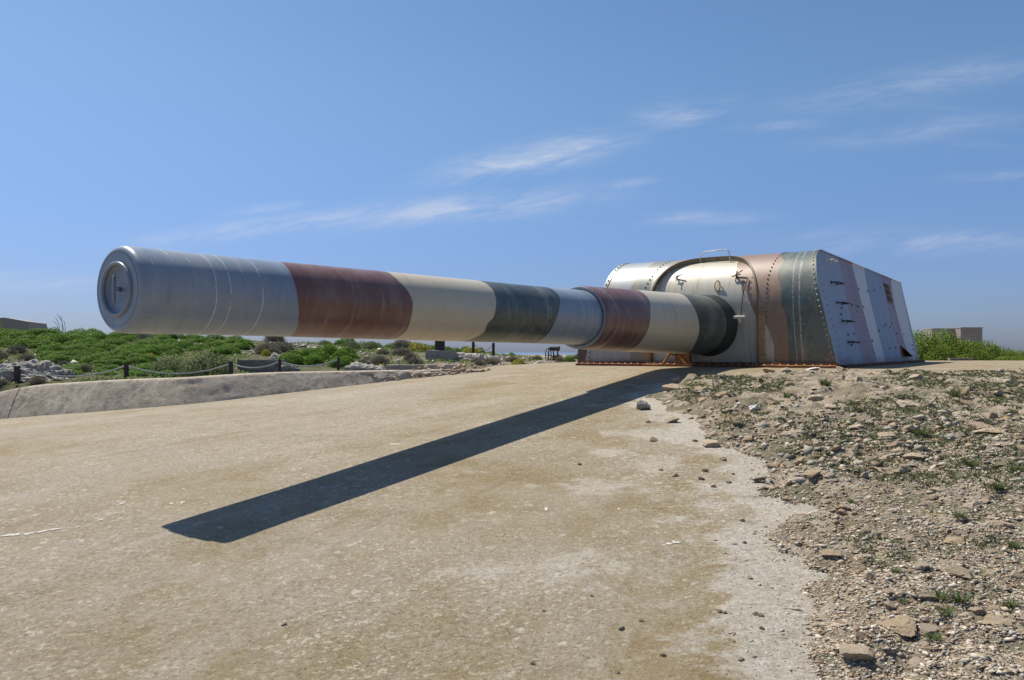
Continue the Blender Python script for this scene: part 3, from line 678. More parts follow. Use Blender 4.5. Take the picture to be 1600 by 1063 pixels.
# side plate rivets
def sp_(u, z, o=0.0): return gl(wr(z) + o, u, z)
NS = (math.cos(math.atan(.22)), 0, math.sin(math.atan(.22)))
for u0 in (13.35, 16.3, 17.0, 18.55, 20.1, 21.0, 22.6, 24.45):
    rivets([(sp_(u0 + .12 * math.sin(z * 3), z), NS) for z in np.arange(.15, 2.3, .14) if prof_at(min(z, 2.45))[0] < u0 + .3 or u0 > 14], RIVD, .016)
rivets([(sp_(random.uniform(14, 24), random.uniform(.3, 2.2)), NS) for _ in range(26)], RIVD, .034)
# step irons
for z, u0 in ((2.28, 14.35), (1.80, 14.40), (1.37, 14.50), (.98, 14.58), (.53, 14.70)):
    b = MB(); o = .17
    b.tube([sp_(u0 - .24, z, -.01), sp_(u0 - .24, z, o * .9), sp_(u0 - .20, z, o), sp_(u0 + .20, z, o), sp_(u0 + .24, z, o * .9), sp_(u0 + .24, z, -.01)], .015, 8)
    for s_ in (-.24, .24): b.box(sp_(u0 + s_, z, .006), (.012, .07, .07))
    b.build('step_iron', IRON if z < 2 else PIPEW, gun, True, 40)
# louvre with single slats
v0, v1, z0, z1 = 21.0, 22.0, 1.74, 2.30
lou = MB()
lou.grid([[sp_(v0, z0, .004), sp_(v1, z0, .004)], [sp_(v0 , z1, .004), sp_(v1, z1, .004)]]); lou = lou.build('louvre', DKRUST, gun)
for k in range(9):
    z = z0 + .04 + k * (z1 - z0 - .06) / 8
    b = MB(); b.add([sp_(v0 + .05, z - .022, .055), sp_(v1 - .05, z - .022, .055), sp_(v1 - .05, z + .022, .008), sp_(v0 + .05, z + .022, .008),
                     sp_(v0 + .05, z - .028, .05), sp_(v1 - .05, z - .028, .05), sp_(v1 - .05, z + .016, .004), sp_(v0 + .05, z + .016, .004)],
                    [(0, 1, 2, 3), (7, 6, 5, 4), (0, 4, 5, 1), (1, 5, 6, 2), (3, 2, 6, 7), (0, 3, 7, 4)]); b.build('slat', SIDE if k % 3 == 0 else DKRUST, lou)
# small hooded scupper near the rear foot
b = MB(); u0 = 21.5
b.add([sp_(u0 - .25, .18, .003), sp_(u0 - .1, .52, .003), sp_(u0 + .55, .18, .003), sp_(u0 + .5, .18, .20), sp_(u0 - .05, .46, .06)], [(0, 1, 2), (1, 4, 3, 2), (0, 4, 1)])
b.build('hood', DKRUST, gun)
# roof coaming line
b = MB(); b.tube([gl(wr(ZT) + .004, 13.8, ZT + .004), gl(wr(ZT) + .004, UR, zr + .004)], .022, 6); b.build('roof_edge', SIDE, gun, True)
# rail on the arch crown, latches, eye plates
b = MB(); ptop = PT - .06
pa, pb = fp(-.42, ptop, -.13), fp(.30, ptop - .10, -.13)
b.tube([pa, pa + Vector((.01, -.05, .17)), pa + Vector((.10, -.06, .27)), pb + Vector((-.12, -.06, .31)), pb + Vector((-.02, -.05, .27)), pb], .013, 8); b.build('hand_rail', PIPEW, gun, True)
def latch(w_, p_, s_=1.0):
    b = MB(); c_ = fp(w_, p_, REC); u, z, nn = prof_at(p_, REC); N = Vector((0, nn[0], nn[1])); Tn = Vector((0, -nn[1], nn[0]))
    if Tn.z < 0: Tn = -Tn
    b.tube([c_, c_ + N * .09], .03 * s_, 8); b.tube([c_ + N * .07 - Tn * .17 * s_, c_ + N * .10 + Tn * .14 * s_], .016 * s_, 6)
    b.tube([c_ + N * .06 + Vector((-.13 * s_, 0, 0)), c_ + N * .08 + Vector((.10 * s_, 0, 0)) + Tn * .04], .018 * s_, 6)
    b.tube([c_ + N * .03 + Vector((-.05, 0, 0)) + Tn * .07, c_ + N * .08 + Vector((.11, 0, 0)) + Tn * .17 * s_], .012, 6)
    return b.build('latch', DKRUST, gun, True, 40)
latch(.62, 1.98, .8); latch(-.74, 2.02, .5)
b = MB(); c_ = fp(.22, 1.78, REC)
ringp = [c_ + Vector((.06 * math.sin(q), -.04, .115 * math.cos(q))) for q in np.linspace(0, 2 * math.pi, 17)]
b.tube(ringp, .011, 6, False); b.tube([c_ + Vector((0, 0, .12)), c_ + Vector((0, -.045, .115))], .016, 6); b.build('lifting_ring', OCHRE, gun, True)
b = MB()
b.tube([fp(.86, 1.95, REC + .03), fp(.80, 1.6, REC + .05), fp(.78, 1.25, REC + .06), fp(.76, 1.08, REC + .06)], .011, 6); b.build('draw_rod', DKRUST, gun, True)
b = MB(); c_ = fp(.74, 1.05, REC + .05); b.tube([c_ - Vector((.16, .1, 0)), c_ + Vector((.10, -.02, .0))], .035, 10); b.tube([c_, c_ + Vector((0, 0, -.13))], .03, 8); b.build('rod_clamp', PIPEW, gun, True, 40)
# rusty foot ring
for w0, w1, m_ in ((-3.08, -1.42, DKRUST), (-1.40, -.30, RUST), (-.28, 1.02, DKRUST), (1.04, 2.72, RUST)):
    b = MB(); rows = []
    for k in range(13):
        w_ = w0 + (w1 - w0) * k / 12; jz = .008 * mnoise.noise(Vector((w_ * 3, 1, 2)))
        rows.append([gl(w_, UB - .26, -.10), gl(w_, UB - .26 + jz, .045 + jz), gl(w_, UB - .20, .05 + jz), gl(w_, UB - .035, .055), gl(w_, UB - .03, .10 + jz), gl(w_, UB + .02, .10 + jz)])
    b.grid(rows, True)
    b.build('base_flange', m_, gun)
    rivets([(gl(w_, UB - .12, .053), (0, 0, 1)) for w_ in np.arange(w0 + .1, w1, .16)], RIVP, .02)
b = MB(); rows = []
for k in range(41):
    u = UB + (UR - UB) * k / 40; rows.append([gl(wr(0) + .16, u, -.08), gl(wr(0) + .16, u, .05), gl(wr(.05) + .005, u, .06)])
b.grid(rows); b.build('base_flange', DKRUST, gun)
b = MB()
for q in ((-.9, .03, -.72, .28), (-.72, .28, -.5, .20), (-.5, .2, -.35, .05), (-.72, .28, -.6, .36)): b.tube([gl(q[0], UB - .22, q[1]), gl(q[2], UB - .24, q[3])], .028, 6)
b.box(gl(-.45, UB - .14, .2), (.34, .10, .26)); b.build('bracket', RUST, gun, True, 40)

# ================================================================= low concrete wall along the left edge of the apron
WB = [(-14.0, 15.25, -1.10), (-13.0, 15.1, -1.02), (-11.75, 14.96, -.86), (-10.6, 14.97, -.58), (-9.95, 14.98, -.42), (-9.6, 14.95, -.335), (-7.87, 14.65, -.225), (-6.02, 14.58, -.165),
      (-4.69, 15.35, -.125), (-3.22, 16.21, -.115), (-2.25, 16.98, -.115), (-1.15, 17.32, -.10), (-.55, 17.45, -.12)]
wx = np.array([p[0] for p in WB]); wy = np.array([p[1] for p in WB]); wz = np.array([p[2] for p in WB]); wz[-5:] += .03
wxs = np.linspace(-14.6, 0, 293); _k = np.hanning(31); _k /= _k.sum()
wys = np.convolve(np.pad(np.interp(wxs, wx, wy), 15, 'edge'), _k, 'valid'); wzs = np.convolve(np.pad(np.interp(wxs, wx, wz), 15, 'edge'), _k, 'valid')
wx, wy, wz = wxs, wys, wzs
def wall_piece(x0, x1):
    b = MB(); rows = []
    n = max(8, int((x1 - x0) / .045))
    for k in range(n + 1):
        x = x0 + (x1 - x0) * k / n; y = float(np.interp(x, wx, wy)); zt = float(np.interp(x, wx, wz)); zb = G(x, y) - .05
        dy_ = (float(np.interp(x + .2, wx, wy)) - float(np.interp(x - .2, wx, wy))) / .4; nx, ny_ = -dy_ / math.hypot(1, dy_), 1 / math.hypot(1, dy_)
        H = zt - zb; lk_ = min(1.0, H / .5); broken = float(sst(-3.1, -2.2, x)); row = []
        for (o, h) in [(0, 0), (.035, .12), (.08, .25), (.135, .40), (.185, .54), (.235, .68), (.285, .80), (.325, .90), (.345, .945), (.365, .975), (.40, .995), (.50, 1.0), (.60, 1.0), (.70, .985), (.77, .85), (.80, .4)]:
            nn_ = mnoise.noise(Vector((x * 1.7, h * 2.2, 5))) * .020 + mnoise.noise(Vector((x * 6, h * 5, 9))) * .014 + mnoise.noise(Vector((x * 17, h * 9, 2))) * .007
            k_ = 1.0 if .05 < h < .98 or o < .3 else .3
            nn_ = nn_ * k_ * (1 + 2.6 * broken)
            if abs(x + 5.9) < 1.0 and .25 < h < .9:      # cracked, spalled stretch
                nn_ += .05 * max(0, mnoise.noise(Vector((x * 3.2, h * 3.0, 7))))
            oo = o * lk_ if o < .36 else o - .36 * (1 - lk_)
            row.append((x + nx * (oo + nn_), y + ny_ * (oo + nn_), zb + H * h + nn_ * .3))
        rows.append(row)
    b.grid(rows, True)
    for r_ in (rows[0], rows[-1]):
        b.add(r_, [tuple(range(len(r_)))])
    return b
wall = empty('concrete_wall', (-6, 14.8, -.6))
tag(wall, 'low weathered concrete wall with rounded top along the left edge of the apron', 'wall')
for x0, x1 in ((-14.0, -9.775), (-9.755, -.55)):
    o = wall_piece(x0, x1).build('wall_section', WALLM, None, True, 50); o.parent = wall; o.location = (6, -14.8, .6)

# ================================================================= rocks
def rock_mesh(name, seed, sub=3, flat=.6, rough=.35, cuts=7, m=STONE, fine=.06, ridged=False):
    rd = random.Random(seed); bm = bmesh.new(); bmesh.ops.create_icosphere(bm, subdivisions=sub, radius=1.0)
    planes = [(Vector((rd.gauss(0, 1), rd.gauss(0, 1), rd.gauss(0, .8))).normalized(), rd.uniform(.42, .80)) for _ in range(cuts)]
    off = Vector((rd.uniform(-50, 50), rd.uniform(-50, 50), rd.uniform(-50, 50)))
    for v in bm.verts:
        p = v.co.copy(); p *= 1 + rough * mnoise.noise(p * 1.1 + off)
        for n_, d_ in planes:
            q = p.dot(n_)
            if q > d_: p -= n_ * (q - d_) * .97
        p += p.normalized() * (fine * mnoise.noise(p * 3.5 + off) + fine * .8 * mnoise.noise(p * 8 + off) - fine * .9 * abs(mnoise.noise(p * 5 + off * 2)) + fine * .4 * mnoise.noise(p * 17 + off))
        if ridged: p += p.normalized() * (.20 * (.5 - abs(mnoise.noise(Vector((p.x * 2.2, p.y * 2.2, p.z * 6)) + off))) + .13 * (.5 - abs(mnoise.noise(Vector((p.x * 6, p.y * 6, p.z * 13)) + off))) + .07 * mnoise.noise(p * 21 + off))
        p.z *= flat; v.co = p
    me = bpy.data.meshes.new(name); bm.to_mesh(me); bm.free()
    me.polygons.foreach_set('use_smooth', [True] * len(me.polygons)); me.set_sharp_from_angle(angle=R(28)); me.materials.append(m); return me
ROCKS = [rock_mesh('stone', 100 + k, 3, random.uniform(.5, .8), .45, 9, STONE, .09) for k in range(12)]
BIGR = [rock_mesh('boulder', 200 + k, 4, random.uniform(.6, .8), .45, 10, STONE, .10) for k in range(5)]
def place(me, name, loc, s, rz=None, tilt=.2, label=None, cat=None, group=None, parent=None, _=0):
    o = bpy.data.objects.new(name, me); link(o); o.location = loc
    o.scale = s if isinstance(s, (tuple, list)) else (s, s * random.uniform(.75, 1.1), s * random.uniform(.8, 1.1))
    o.rotation_euler = (random.uniform(-tilt, tilt), random.uniform(-tilt, tilt), random.uniform(0, 6.28) if rz is None else rz)
    if parent: o.parent = parent
    return tag(o, label, cat, group)
ORD = ['first', 'second', 'third', 'fourth', 'fifth', 'sixth', 'seventh', 'eighth', 'ninth', 'tenth', 'eleventh', 'twelfth', 'thirteenth', 'fourteenth']
# stones one would name
def stone_at(px, py, wpx, me, label, hk=.8, sink=.25, m=None, rz=None, dp=1.0):
    p = hit(px, py, lambda x, y: np.maximum(ground(x, y), rub_h(x, y)) if False else ground(x, y)); s = wpx / F * p.y / 2
    e = float(rub_edge(p.x, p.y)); z = float(rub_h(p.x, p.y)) if e > 0 else p.z
    me2 = me
    if m: me2 = me.copy(); me2.materials.clear(); me2.materials.append(m)
    return place(me2, 'stone', (p.x, p.y, z + s * hk * (.5 - sink)), (s, s * dp, s * hk), rz if rz is not None else random.uniform(0, 6), .12, label, 'stone', 'loose stones beside the rubble bank')
GREYSTONE = m_stone('grey_lichened_limestone', [(.2, (.24, .225, .20)), (.5, (.36, .335, .295)), (.8, (.46, .43, .38))], 0)
stone_at(1003, 640, 30, BIGR[0], 'rounded grey boulder lying on the concrete near the barrel shadow', .95, .18, GREYSTONE)
stone_at(1049, 660, 26, BIGR[1], 'flat-topped tan stone on concrete just right of the grey boulder', .7, .2)
stone_at(1107, 697, 36, BIGR[2], 'wide low brown stone at the tip of the rubble bank edge', .55, .2)
stone_at(1180, 657, 22, BIGR[3], 'chalk-white angular stone standing out among the rubble', .85, .15, WHITESTONE)
stone_at(1052, 616, 40, BIGR[4], 'squared orange-brown block at the near corner of the rubble bank', .8, .2)
stone_at(1052, 600, 22, BIGR[2], 'pale pointed stone at the top corner of the rubble bank', 1.1, .2)
stone_at(1097, 656, 16, BIGR[0], 'small brown stone at the foot of the rubble bank', .8, .2)
stone_at(1270, 579, 26, BIGR[1], 'white flat stone on the concrete before the shield corner', .35, .1, WHITESTONE)
LR = [(1205, 732, 26, 0), (1232, 738, 22, 1), (1265, 768, 34, 2), (1390, 760, 46, 3), (1545, 700, 50, 4), (1520, 820, 36, 0), (1470, 800, 34, 1), (1380, 700, 40, 2), (1335, 690, 36, 3), (1430, 740, 40, 1),
                        (1500, 935, 60, 0), (1450, 975, 34, 2), (1570, 1020, 60, 3), (1410, 1010, 70, 4), (1300, 880, 34, 1), (1345, 885, 38, 2), (1560, 850, 44, 3), (1490, 870, 40, 4), (1340, 1045, 60, 2), (1440, 1062, 50, 0), (1530, 690, 44, 2), (1365, 645, 40, 0),
                        (1420, 655, 44, 3), (1500, 670, 36, 1), (1590, 730, 40, 1), (1300, 655, 40, 4), (1270, 640, 34, 2), (1180, 620, 30, 3), (1130, 635, 30, 0), (1140, 660, 26, 4), (1245, 700, 40, 1), (1290, 720, 34, 3)]
rowsn = {'far': [], 'middle': [], 'near': []}
for q in sorted(LR): rowsn['far' if q[1] < 692 else 'middle' if q[1] < 810 else 'near'].append(q)
for rn, qs in rowsn.items():
    for k, (px, py, wd, kk) in enumerate(qs):
        o = stone_at(px, py, wd, BIGR[kk], ORD[k] + ' large rock from the left in the ' + rn + ' part of the rubble bank', .55, .44)
        o['group'] = 'large rocks sunk in the rubble bank'
# mid-sized stones of the bank: each its own thing
cnt = 0
while cnt < 220:
    px = random.uniform(1060, 1640); py = 583 + (1063 - 583) * random.random() ** 1.5
    p = hit(px, py, ground)
    e = float(rub_edge(p.x, p.y))
    if e < .02: continue
    s = random.uniform(4, 12) / F * p.y * random.choice((.7, 1, 1, 1.3))
    place(random.choice(ROCKS), 'stone', (p.x, p.y, float(rub_h(p.x, p.y)) + s * .12), s, None, .35, 'rough tan limestone chunk ' + (wh := (('at the ragged left edge of the rubble bank' if e < .35 else 'in the nearest part of the rubble bank' if p.y < 5 else 'in the middle part of the rubble bank' if p.y < 8 else 'in the far part of the rubble bank'))), 'stone', 'limestone chunks ' + wh); cnt += 1
# pebbles strayed on to the concrete
spots = [(905, 727), (1102, 738), (1096, 750), (1145, 742), (1138, 755), (1115, 762), (1032, 735), (1055, 745), (1162, 850), (1133, 960), (1125, 958), (1146, 1005), (1157, 1032), (1178, 1030), (1036, 1028), (971, 984), (1003, 972), (833, 1040), (964, 1052), (443, 977), (849, 957), (925, 933), (1190, 985), (1180, 960), (1172, 905), (1080, 655), (1012, 660), (1190, 965), (1160, 815), (1130, 720), (1085, 690), (1020, 690)]
for px, py in spots:
    p = hit(px, py, ground); s = random.uniform(4, 8) / F * p.y
    place(random.choice(ROCKS), 'pebble', (p.x, p.y, p.z + s * .22), s, None, .3, 'small brown stone chip lying loose on the bare concrete', 'pebble', 'stone chips strewn on the concrete')

# gravel: uncountable chips as one body
def gravel(name, pts, sizes, palette, label, flat=.55):
    n = len(pts)
    V0 = np.array([(1, .1, 0), (-.1, 1, .1), (-1, -.1, 0), (.1, -1, -.1), (.15, .1, .9), (-.1, -.1, -.9)], float)
    F0 = np.array([(0, 1, 4), (1, 2, 4), (2, 3, 4), (3, 0, 4), (1, 0, 5), (2, 1, 5), (3, 2, 5), (0, 3, 5)])
    V = np.repeat(V0[None], n, 0) + rng.uniform(-.34, .34, (n, 6, 3))
    V *= np.stack([rng.uniform(.7, 1.6, n), rng.uniform(.5, 1.0, n), rng.uniform(.22, .70, n) * flat / .55], -1)[:, None]
    a_ = rng.uniform(0, 6.283, n); tl_ = rng.normal(0, .35, n); c1, s1 = np.cos(tl_)[:, None], np.sin(tl_)[:, None]
    y_, z_ = V[..., 1] * c1 - V[..., 2] * s1, V[..., 1] * s1 + V[..., 2] * c1
    c2, s2 = np.cos(a_)[:, None], np.sin(a_)[:, None]
    V = np.stack([V[..., 0] * c2 - y_ * s2, V[..., 0] * s2 + y_ * c2, z_], -1) * sizes[:, None, None] + pts[:, None]
    colr = np.array(palette)[rng.integers(0, len(palette), n)] * rng.uniform(.75, 1.25, (n, 1))
    Fc = (F0[None] + (np.arange(n) * 6)[:, None, None]).reshape(-1, 3)
    return tag(obj(name, np_mesh(name, V.reshape(-1, 3), Fc, False, np.repeat(colr, 6, 0)), GRAVELM), label, None, None, 'stuff')
GP = [(.45, .38, .29), (.40, .325, .235), (.35, .27, .19), (.48, .42, .335), (.28, .20, .13), (.43, .34, .255), (.52, .47, .395), (.22, .155, .105), (.37, .32, .255), (.33, .30, .25)]
def bank_points(N, pw):
    px = rng.uniform(1000, 1760, N); py = 574 + 640 * rng.random(N) ** pw; Yg = np.full(N, 5.0)
    for _ in range(25):      # settle each ray on the slope
        Xg = (px - 800) / F * Yg; Yg = np.clip((EZ - ground(Xg, Yg)) * F / (py - HY), 1.5, 16)
    Xg = (px - 800) / F * Yg; e = rub_edge(Xg, Yg)
    ok = (e > -.015) | (rng.random(N) < np.exp(np.minimum(e, 0) / .10) * .22)
    Xg, Yg, e = Xg[ok], Yg[ok], e[ok]
    return Xg, Yg, e, np.where(e > 0, rub_h(Xg, Yg), ground(Xg, Yg))
Xg, Yg, e, Zg = bank_points(135000, 1.6)
sz = np.clip(rng.lognormal(math.log(.0050), .55, len(Xg)), .0022, .018) * (1 + .05 * Yg)
gravel('gravel', np.stack([Xg, Yg, Zg + sz * .02], -1), sz, GP, 'fine limestone gravel covering the rubble bank')
Xg, Yg, e, Zg = bank_points(15000, 2.2); k_ = e > .03
Xg, Yg, Zg = Xg[k_], Yg[k_], Zg[k_]; sz = np.clip(rng.lognormal(math.log(.012), .5, len(Xg)), .005, .03) * (1 + .08 * Yg) * np.clip(Yg / 7.5, .45, 1.1)
Xf, Yf, ef, Zf = bank_points(14000, 3.2); k_ = (ef > .03) & (Yf > 6); Xg = np.r_[Xg, Xf[k_]]; Yg = np.r_[Yg, Yf[k_]]; Zg = np.r_[Zg, Zf[k_]]
sz = np.r_[sz, np.clip(rng.lognormal(math.log(.026), .45, k_.sum()), .012, .07)]
gravel('rubble_chips', np.stack([Xg, Yg, Zg + sz * .05], -1), sz, [tuple(q * .86 for q in c_) for c_ in GP], 'angular limestone chips scattered through the rubble bank')

# ================================================================= plants
def leaf_cloud(name, n, palette, leaf=(.05, .09), lumps=5, seed=0, shell=.55, aspect=.55, up=.35, m=LEAFM, outline=.25):
    r_ = np.random.default_rng(seed)
    d = r_.normal(size=(n, 3)); d[:, 2] = np.abs(d[:, 2]) * .9 + .02; d /= np.linalg.norm(d, axis=1)[:, None]
    L = r_.normal(size=(lumps, 3)); L[:, 2] = np.abs(L[:, 2]); L /= np.linalg.norm(L, axis=1)[:, None]; amp = r_.uniform(.2, 1, lumps)
    lump = (np.exp((d @ L.T - 1) * 9) * amp).max(1)
    rad = (.72 + .30 * lump) * (shell + (1 - shell) * r_.random(n) ** .35) + r_.normal(0, outline * .12, n)
    P = d * rad[:, None]
    nrm = d * .8 + r_.normal(size=(n, 3)) * .65 + np.array([0, 0, up]); nrm /= np.linalg.norm(nrm, axis=1)[:, None]
    a = np.cross(nrm, r_.normal(size=(n, 3))); a /= np.linalg.norm(a, axis=1)[:, None]; b = np.cross(nrm, a)
    l = r_.uniform(*leaf, n)[:, None]
    V = np.stack([P - a * l, P - b * l * aspect, P + a * l, P + b * l * aspect], 1).reshape(-1, 3)
    Fc = np.arange(n * 4).reshape(-1, 4)
    c = np.array(palette)[r_.integers(0, len(palette), n)] * r_.uniform(.7, 1.3, (n, 1))
    me = np_mesh(name, V, Fc, False, np.repeat(c, 4, 0)); me.materials.append(m); return me
def twig_cloud(name, n, palette, seed=0, leafy=0.0):
    r_ = np.random.default_rng(seed)
    d = r_.normal(size=(n, 3)); d[:, 2] = np.abs(d[:, 2]) + .1; d /= np.linalg.norm(d, axis=1)[:, None]
    p0 = d * r_.uniform(.1, .75, n)[:, None]; d2 = d + r_.normal(size=(n, 3)) * .45; d2 /= np.linalg.norm(d2, axis=1)[:, None]
    p1 = p0 + d2 * r_.uniform(.18, .42, n)[:, None]; p1[:, 2] = np.maximum(p1[:, 2], 0)
    s = np.cross(d2, r_.normal(size=(n, 3))); s /= np.linalg.norm(s, axis=1)[:, None]; s *= r_.uniform(.010, .024, n)[:, None]
    V = np.stack([p0 - s, p0 + s, p1 + s * .4, p1 - s * .4], 1).reshape(-1, 3)
    c = np.array(palette)[r_.integers(0, len(palette), n)] * r_.uniform(.65, 1.3, (n, 1))
    me = np_mesh(name, V, np.arange(n * 4).reshape(-1, 4), False, np.repeat(c, 4, 0)); me.materials.append(TWIGM); return me
PG = [(.092, .205, .012), (.128, .258, .014), (.060, .152, .012), (.180, .285, .018), (.036, .090, .010)]
PO = [(.11, .145, .05), (.15, .185, .08), (.075, .10, .036), (.19, .21, .11)]
PD = [(.36, .31, .25), (.28, .235, .19), (.43, .385, .33), (.23, .195, .155), (.30, .29, .18), (.18, .19, .09)]
PYL = [(.40, .34, .03), (.48, .40, .03), (.16, .19, .04), (.10, .14, .03), (.30, .29, .04)]
PL = [(.165, .240, .028), (.20, .275, .036), (.11, .175, .022), (.24, .30, .05), (.07, .12, .018)]
MG = [leaf_cloud('green_shrub', 4200, PG, (.026, .050), 12, 10 + k, .6, .6, .6) for k in range(5)]
MO = [leaf_cloud('olive_shrub', 3600, PO, (.022, .045), 8, 30 + k) for k in range(3)]
MD = [twig_cloud('dry_shrub', 2200, PD, 50 + k) for k in range(4)]
MY = [leaf_cloud('flowering_shrub', 2400, PYL, (.03, .06), 7, 70 + k) for k in range(3)]
MLn = [leaf_cloud('leafy_bush', 8000, PL, (.020, .044), 18, 90 + k, .5, .45, .5, outline=.35) for k in range(4)]
def shrub(me, px, py, wpx, hpx, name, label, group=None, sink=.08, depth=1.0, Y=None):
    p = hit(px, py, terr, 15.9, 37) if Y is None else Vector(((px - 800) / F * Y, Y, T((px - 800) / F * Y, Y)))
    rw = wpx / F * p.y / 2; hh = hpx / F * p.y
    o = bpy.data.objects.new(name, me); link(o); o.location = (p.x, p.y, p.z - sink * hh); o.scale = (rw, rw * depth, hh * (1 + sink)); o.rotation_euler = (0, 0, random.uniform(0, 6.28))
    return tag(o, label, 'shrub', group)
GL, GG = 'low bright green cushion shrub on the slope behind the wall', 'green cushion shrubs on the slope'
def scatter(meshes, n, x0, x1, y0, y1, w0, w1, hk, name, label, group):
    for _ in range(n):
        px, py = random.uniform(x0, x1), random.uniform(y0, y1); wpx = random.uniform(w0, w1)
        shrub(random.choice(meshes), px, py, wpx, wpx * hk * random.uniform(.8, 1.2), name, label, group)
scatter(MG, 44, -120, 240, 516, 526, 26, 44, .34, 'green_shrub', 'bright green cushion shrub on the ridge line left of the muzzle', 'ridge shrubs')
scatter(MG, 60, -60, 240, 526, 545, 28, 54, .32, 'green_shrub', 'bright green cushion shrub halfway up the slope left of the muzzle', 'mid slope shrubs')
scatter(MG, 44, 75, 240, 545, 568, 30, 56, .30, 'green_shrub', 'bright green cushion shrub low on the slope above the sagging chain', 'low slope shrubs')
scatter(MG, 34, 105, 265, 566, 590, 30, 50, .18, 'green_shrub', 'flat green cushion shrub right behind the low wall and chain', 'wall foot shrubs')
scatter(MG, 40, 235, 390, 530, 556, 26, 48, .32, 'green_shrub', 'green cushion shrub below the grey muzzle section of the barrel', 'shrubs below the muzzle')
scatter(MG, 20, 285, 450, 521, 530, 22, 40, .32, 'green_shrub', 'green shrub on the skyline directly under the front of the barrel', 'skyline shrubs under the barrel')
scatter(MG, 20, 448, 548, 552, 573, 30, 46, .42, 'green_shrub', 'green shrub in the dense patch behind the chain near the concrete pit', 'green shrubs by the chain')
scatter(MG, 14, 490, 700, 532, 542, 22, 40, .45, 'green_shrub', 'small green shrub on the skyline under the barrel', 'skyline shrubs')
scatter(MG, 8, 690, 800, 546, 553, 18, 30, .4, 'green_shrub', 'dark green shrub low on the far edge by the posts', 'far edge shrubs')
DL, DG = 'grey-brown dry twiggy shrub on the stony slope', 'dry twiggy shrubs'
for (x0, x1, y0, y1, n, w, wh) in [(-40, 75, 550, 566, 9, 40, 'above the pale outcrop at far left'), (205, 245, 526, 545, 5, 40, 'just right of the muzzle'), (230, 300, 518, 530, 6, 38, 'on the skyline under the muzzle rings'), (395, 455, 534, 556, 8, 44, 'above the concrete pit'),
                               (585, 650, 545, 572, 8, 44, 'left of the concrete block'), (545, 580, 550, 575, 4, 34, 'right of the green patch by the chain'), (40, 100, 560, 588, 3, 30, 'on the pale outcrop by the leftmost post'),
                               (760, 900, 562, 571, 9, 26, 'at the apron edge before the black machine'), (880, 905, 556, 566, 3, 22, 'beside the brown locker'), (640, 680, 560, 572, 3, 22, 'at the foot of the concrete block'), (740, 800, 566, 574, 5, 26, 'right of the concrete slab'),
                               (120, 160, 570, 580, 2, 30, 'between the first two posts'), (0, 60, 590, 604, 4, 34, 'behind the leftmost wall joint'), (40, 130, 508, 516, 6, 30, 'on the ridge by the distant shield')]:
    scatter(MD, n, x0, x1, y0, y1, w * .55, w * 1.0, .38, 'dry_shrub', 'grey-brown dry twiggy shrub ' + wh, 'dry shrubs ' + wh)
scatter(MO, 10, 480, 640, 534, 546, 22, 36, .42, 'olive_shrub', 'small grey-green shrub among rocks under the barrel', 'grey-green shrubs')
shrub(MO[0], 322, 585, 120, 43, 'olive_shrub', 'large rounded grey-green bush behind the sagging chain', None, .1, .7)
shrub(MO[1], 262, 583, 70, 30, 'olive_shrub', 'smaller grey-green bush touching the left of the large rounded bush', None, .1, .7)
for (px, py, wd, ht, k, lab) in [(236, 560, 24, 10, 0, 'small bright yellow flowering clump on the green slope by the muzzle'), (357, 546, 15, 10, 1, 'tiny yellow flowering clump at the foot of the stony track'),
                              (512, 540, 18, 9, 2, 'yellow-green flowering clump on the rocks under the maroon band'), (655, 549, 48, 17, 0, 'wide yellow flowering shrub left of the concrete block'),
                              (736, 553, 46, 13, 1, 'yellow flowering shrub right of the concrete block by the posts'), (810, 572, 30, 15, 2, 'rounded yellow-green shrub alone near the apron edge'),
                              (415, 556, 20, 14, 2, 'olive-yellow shrub in the dry scrub above the concrete pit'), (840, 562, 22, 9, 1, 'low yellowish shrub left of the black machine')]:
    shrub(MY[k], px, py, wd, ht, 'flowering_shrub', lab)
shrub(MG[0], 890, 567, 24, 14, 'green_shrub', 'small green shrub between the black machine and the shield')
shrub(MG[1], 535, 585, 26, 9, 'green_shrub', 'little green shrub at the wall top near the chain end')
# big leafy hedge beyond the shield
for k, (px, Y, wpx, hpx) in enumerate(sorted([(1440, 29.5, 80, 58), (1475, 30.5, 80, 54), (1500, 29.8, 74, 46), (1535, 30.5, 74, 40), (1560, 30, 66, 30), (1592, 30.6, 66, 24), (1625, 30, 70, 24), (1520, 29.2, 60, 26), (1465, 28.8, 60, 34), (1580, 29.2, 60, 18), (1660, 30, 80, 26)])):
    shrub(MLn[k % 4], px, 560, wpx * 1.15, hpx * 1.05, 'leafy_bush', ORD[k] + ' leafy bush from the shield in the bright green hedge', 'hedge beyond the shield', .1, 1.0, Y)

# creeping ground cover between the shrubs
n = 90000; tx = rng.uniform(-24, 1.0, n); ty = rng.uniform(15.3, 33, n)
cov = fbm(tx * .55, ty * .55, 71, 5) + .22 * sst(-3, -7.5, tx) - .03 - .35 * np.exp(-((tx / ty + .31) / .035) ** 2) - .4 * np.exp(-((tx + 10) / 1.2) ** 2 - ((ty - 16.6) / .9) ** 2)
okm = (ty > BX(tx) + .1) & (np.abs(tx / ty) < .78) & (cov + rng.normal(0, .05, n) > .02); tx, ty = tx[okm], ty[okm]; n = len(tx)
P0 = np.stack([tx, ty, terr(tx, ty) + rng.uniform(.0, .07, n)], -1); nrm = rng.normal(size=(n, 3)) * .6 + np.array([0, -.2, 1.0]); nrm /= np.linalg.norm(nrm, axis=1)[:, None]
a = np.cross(nrm, rng.normal(size=(n, 3))); a /= np.linalg.norm(a, axis=1)[:, None]; b_ = np.cross(nrm, a); l = rng.uniform(.018, .045, n)[:, None]
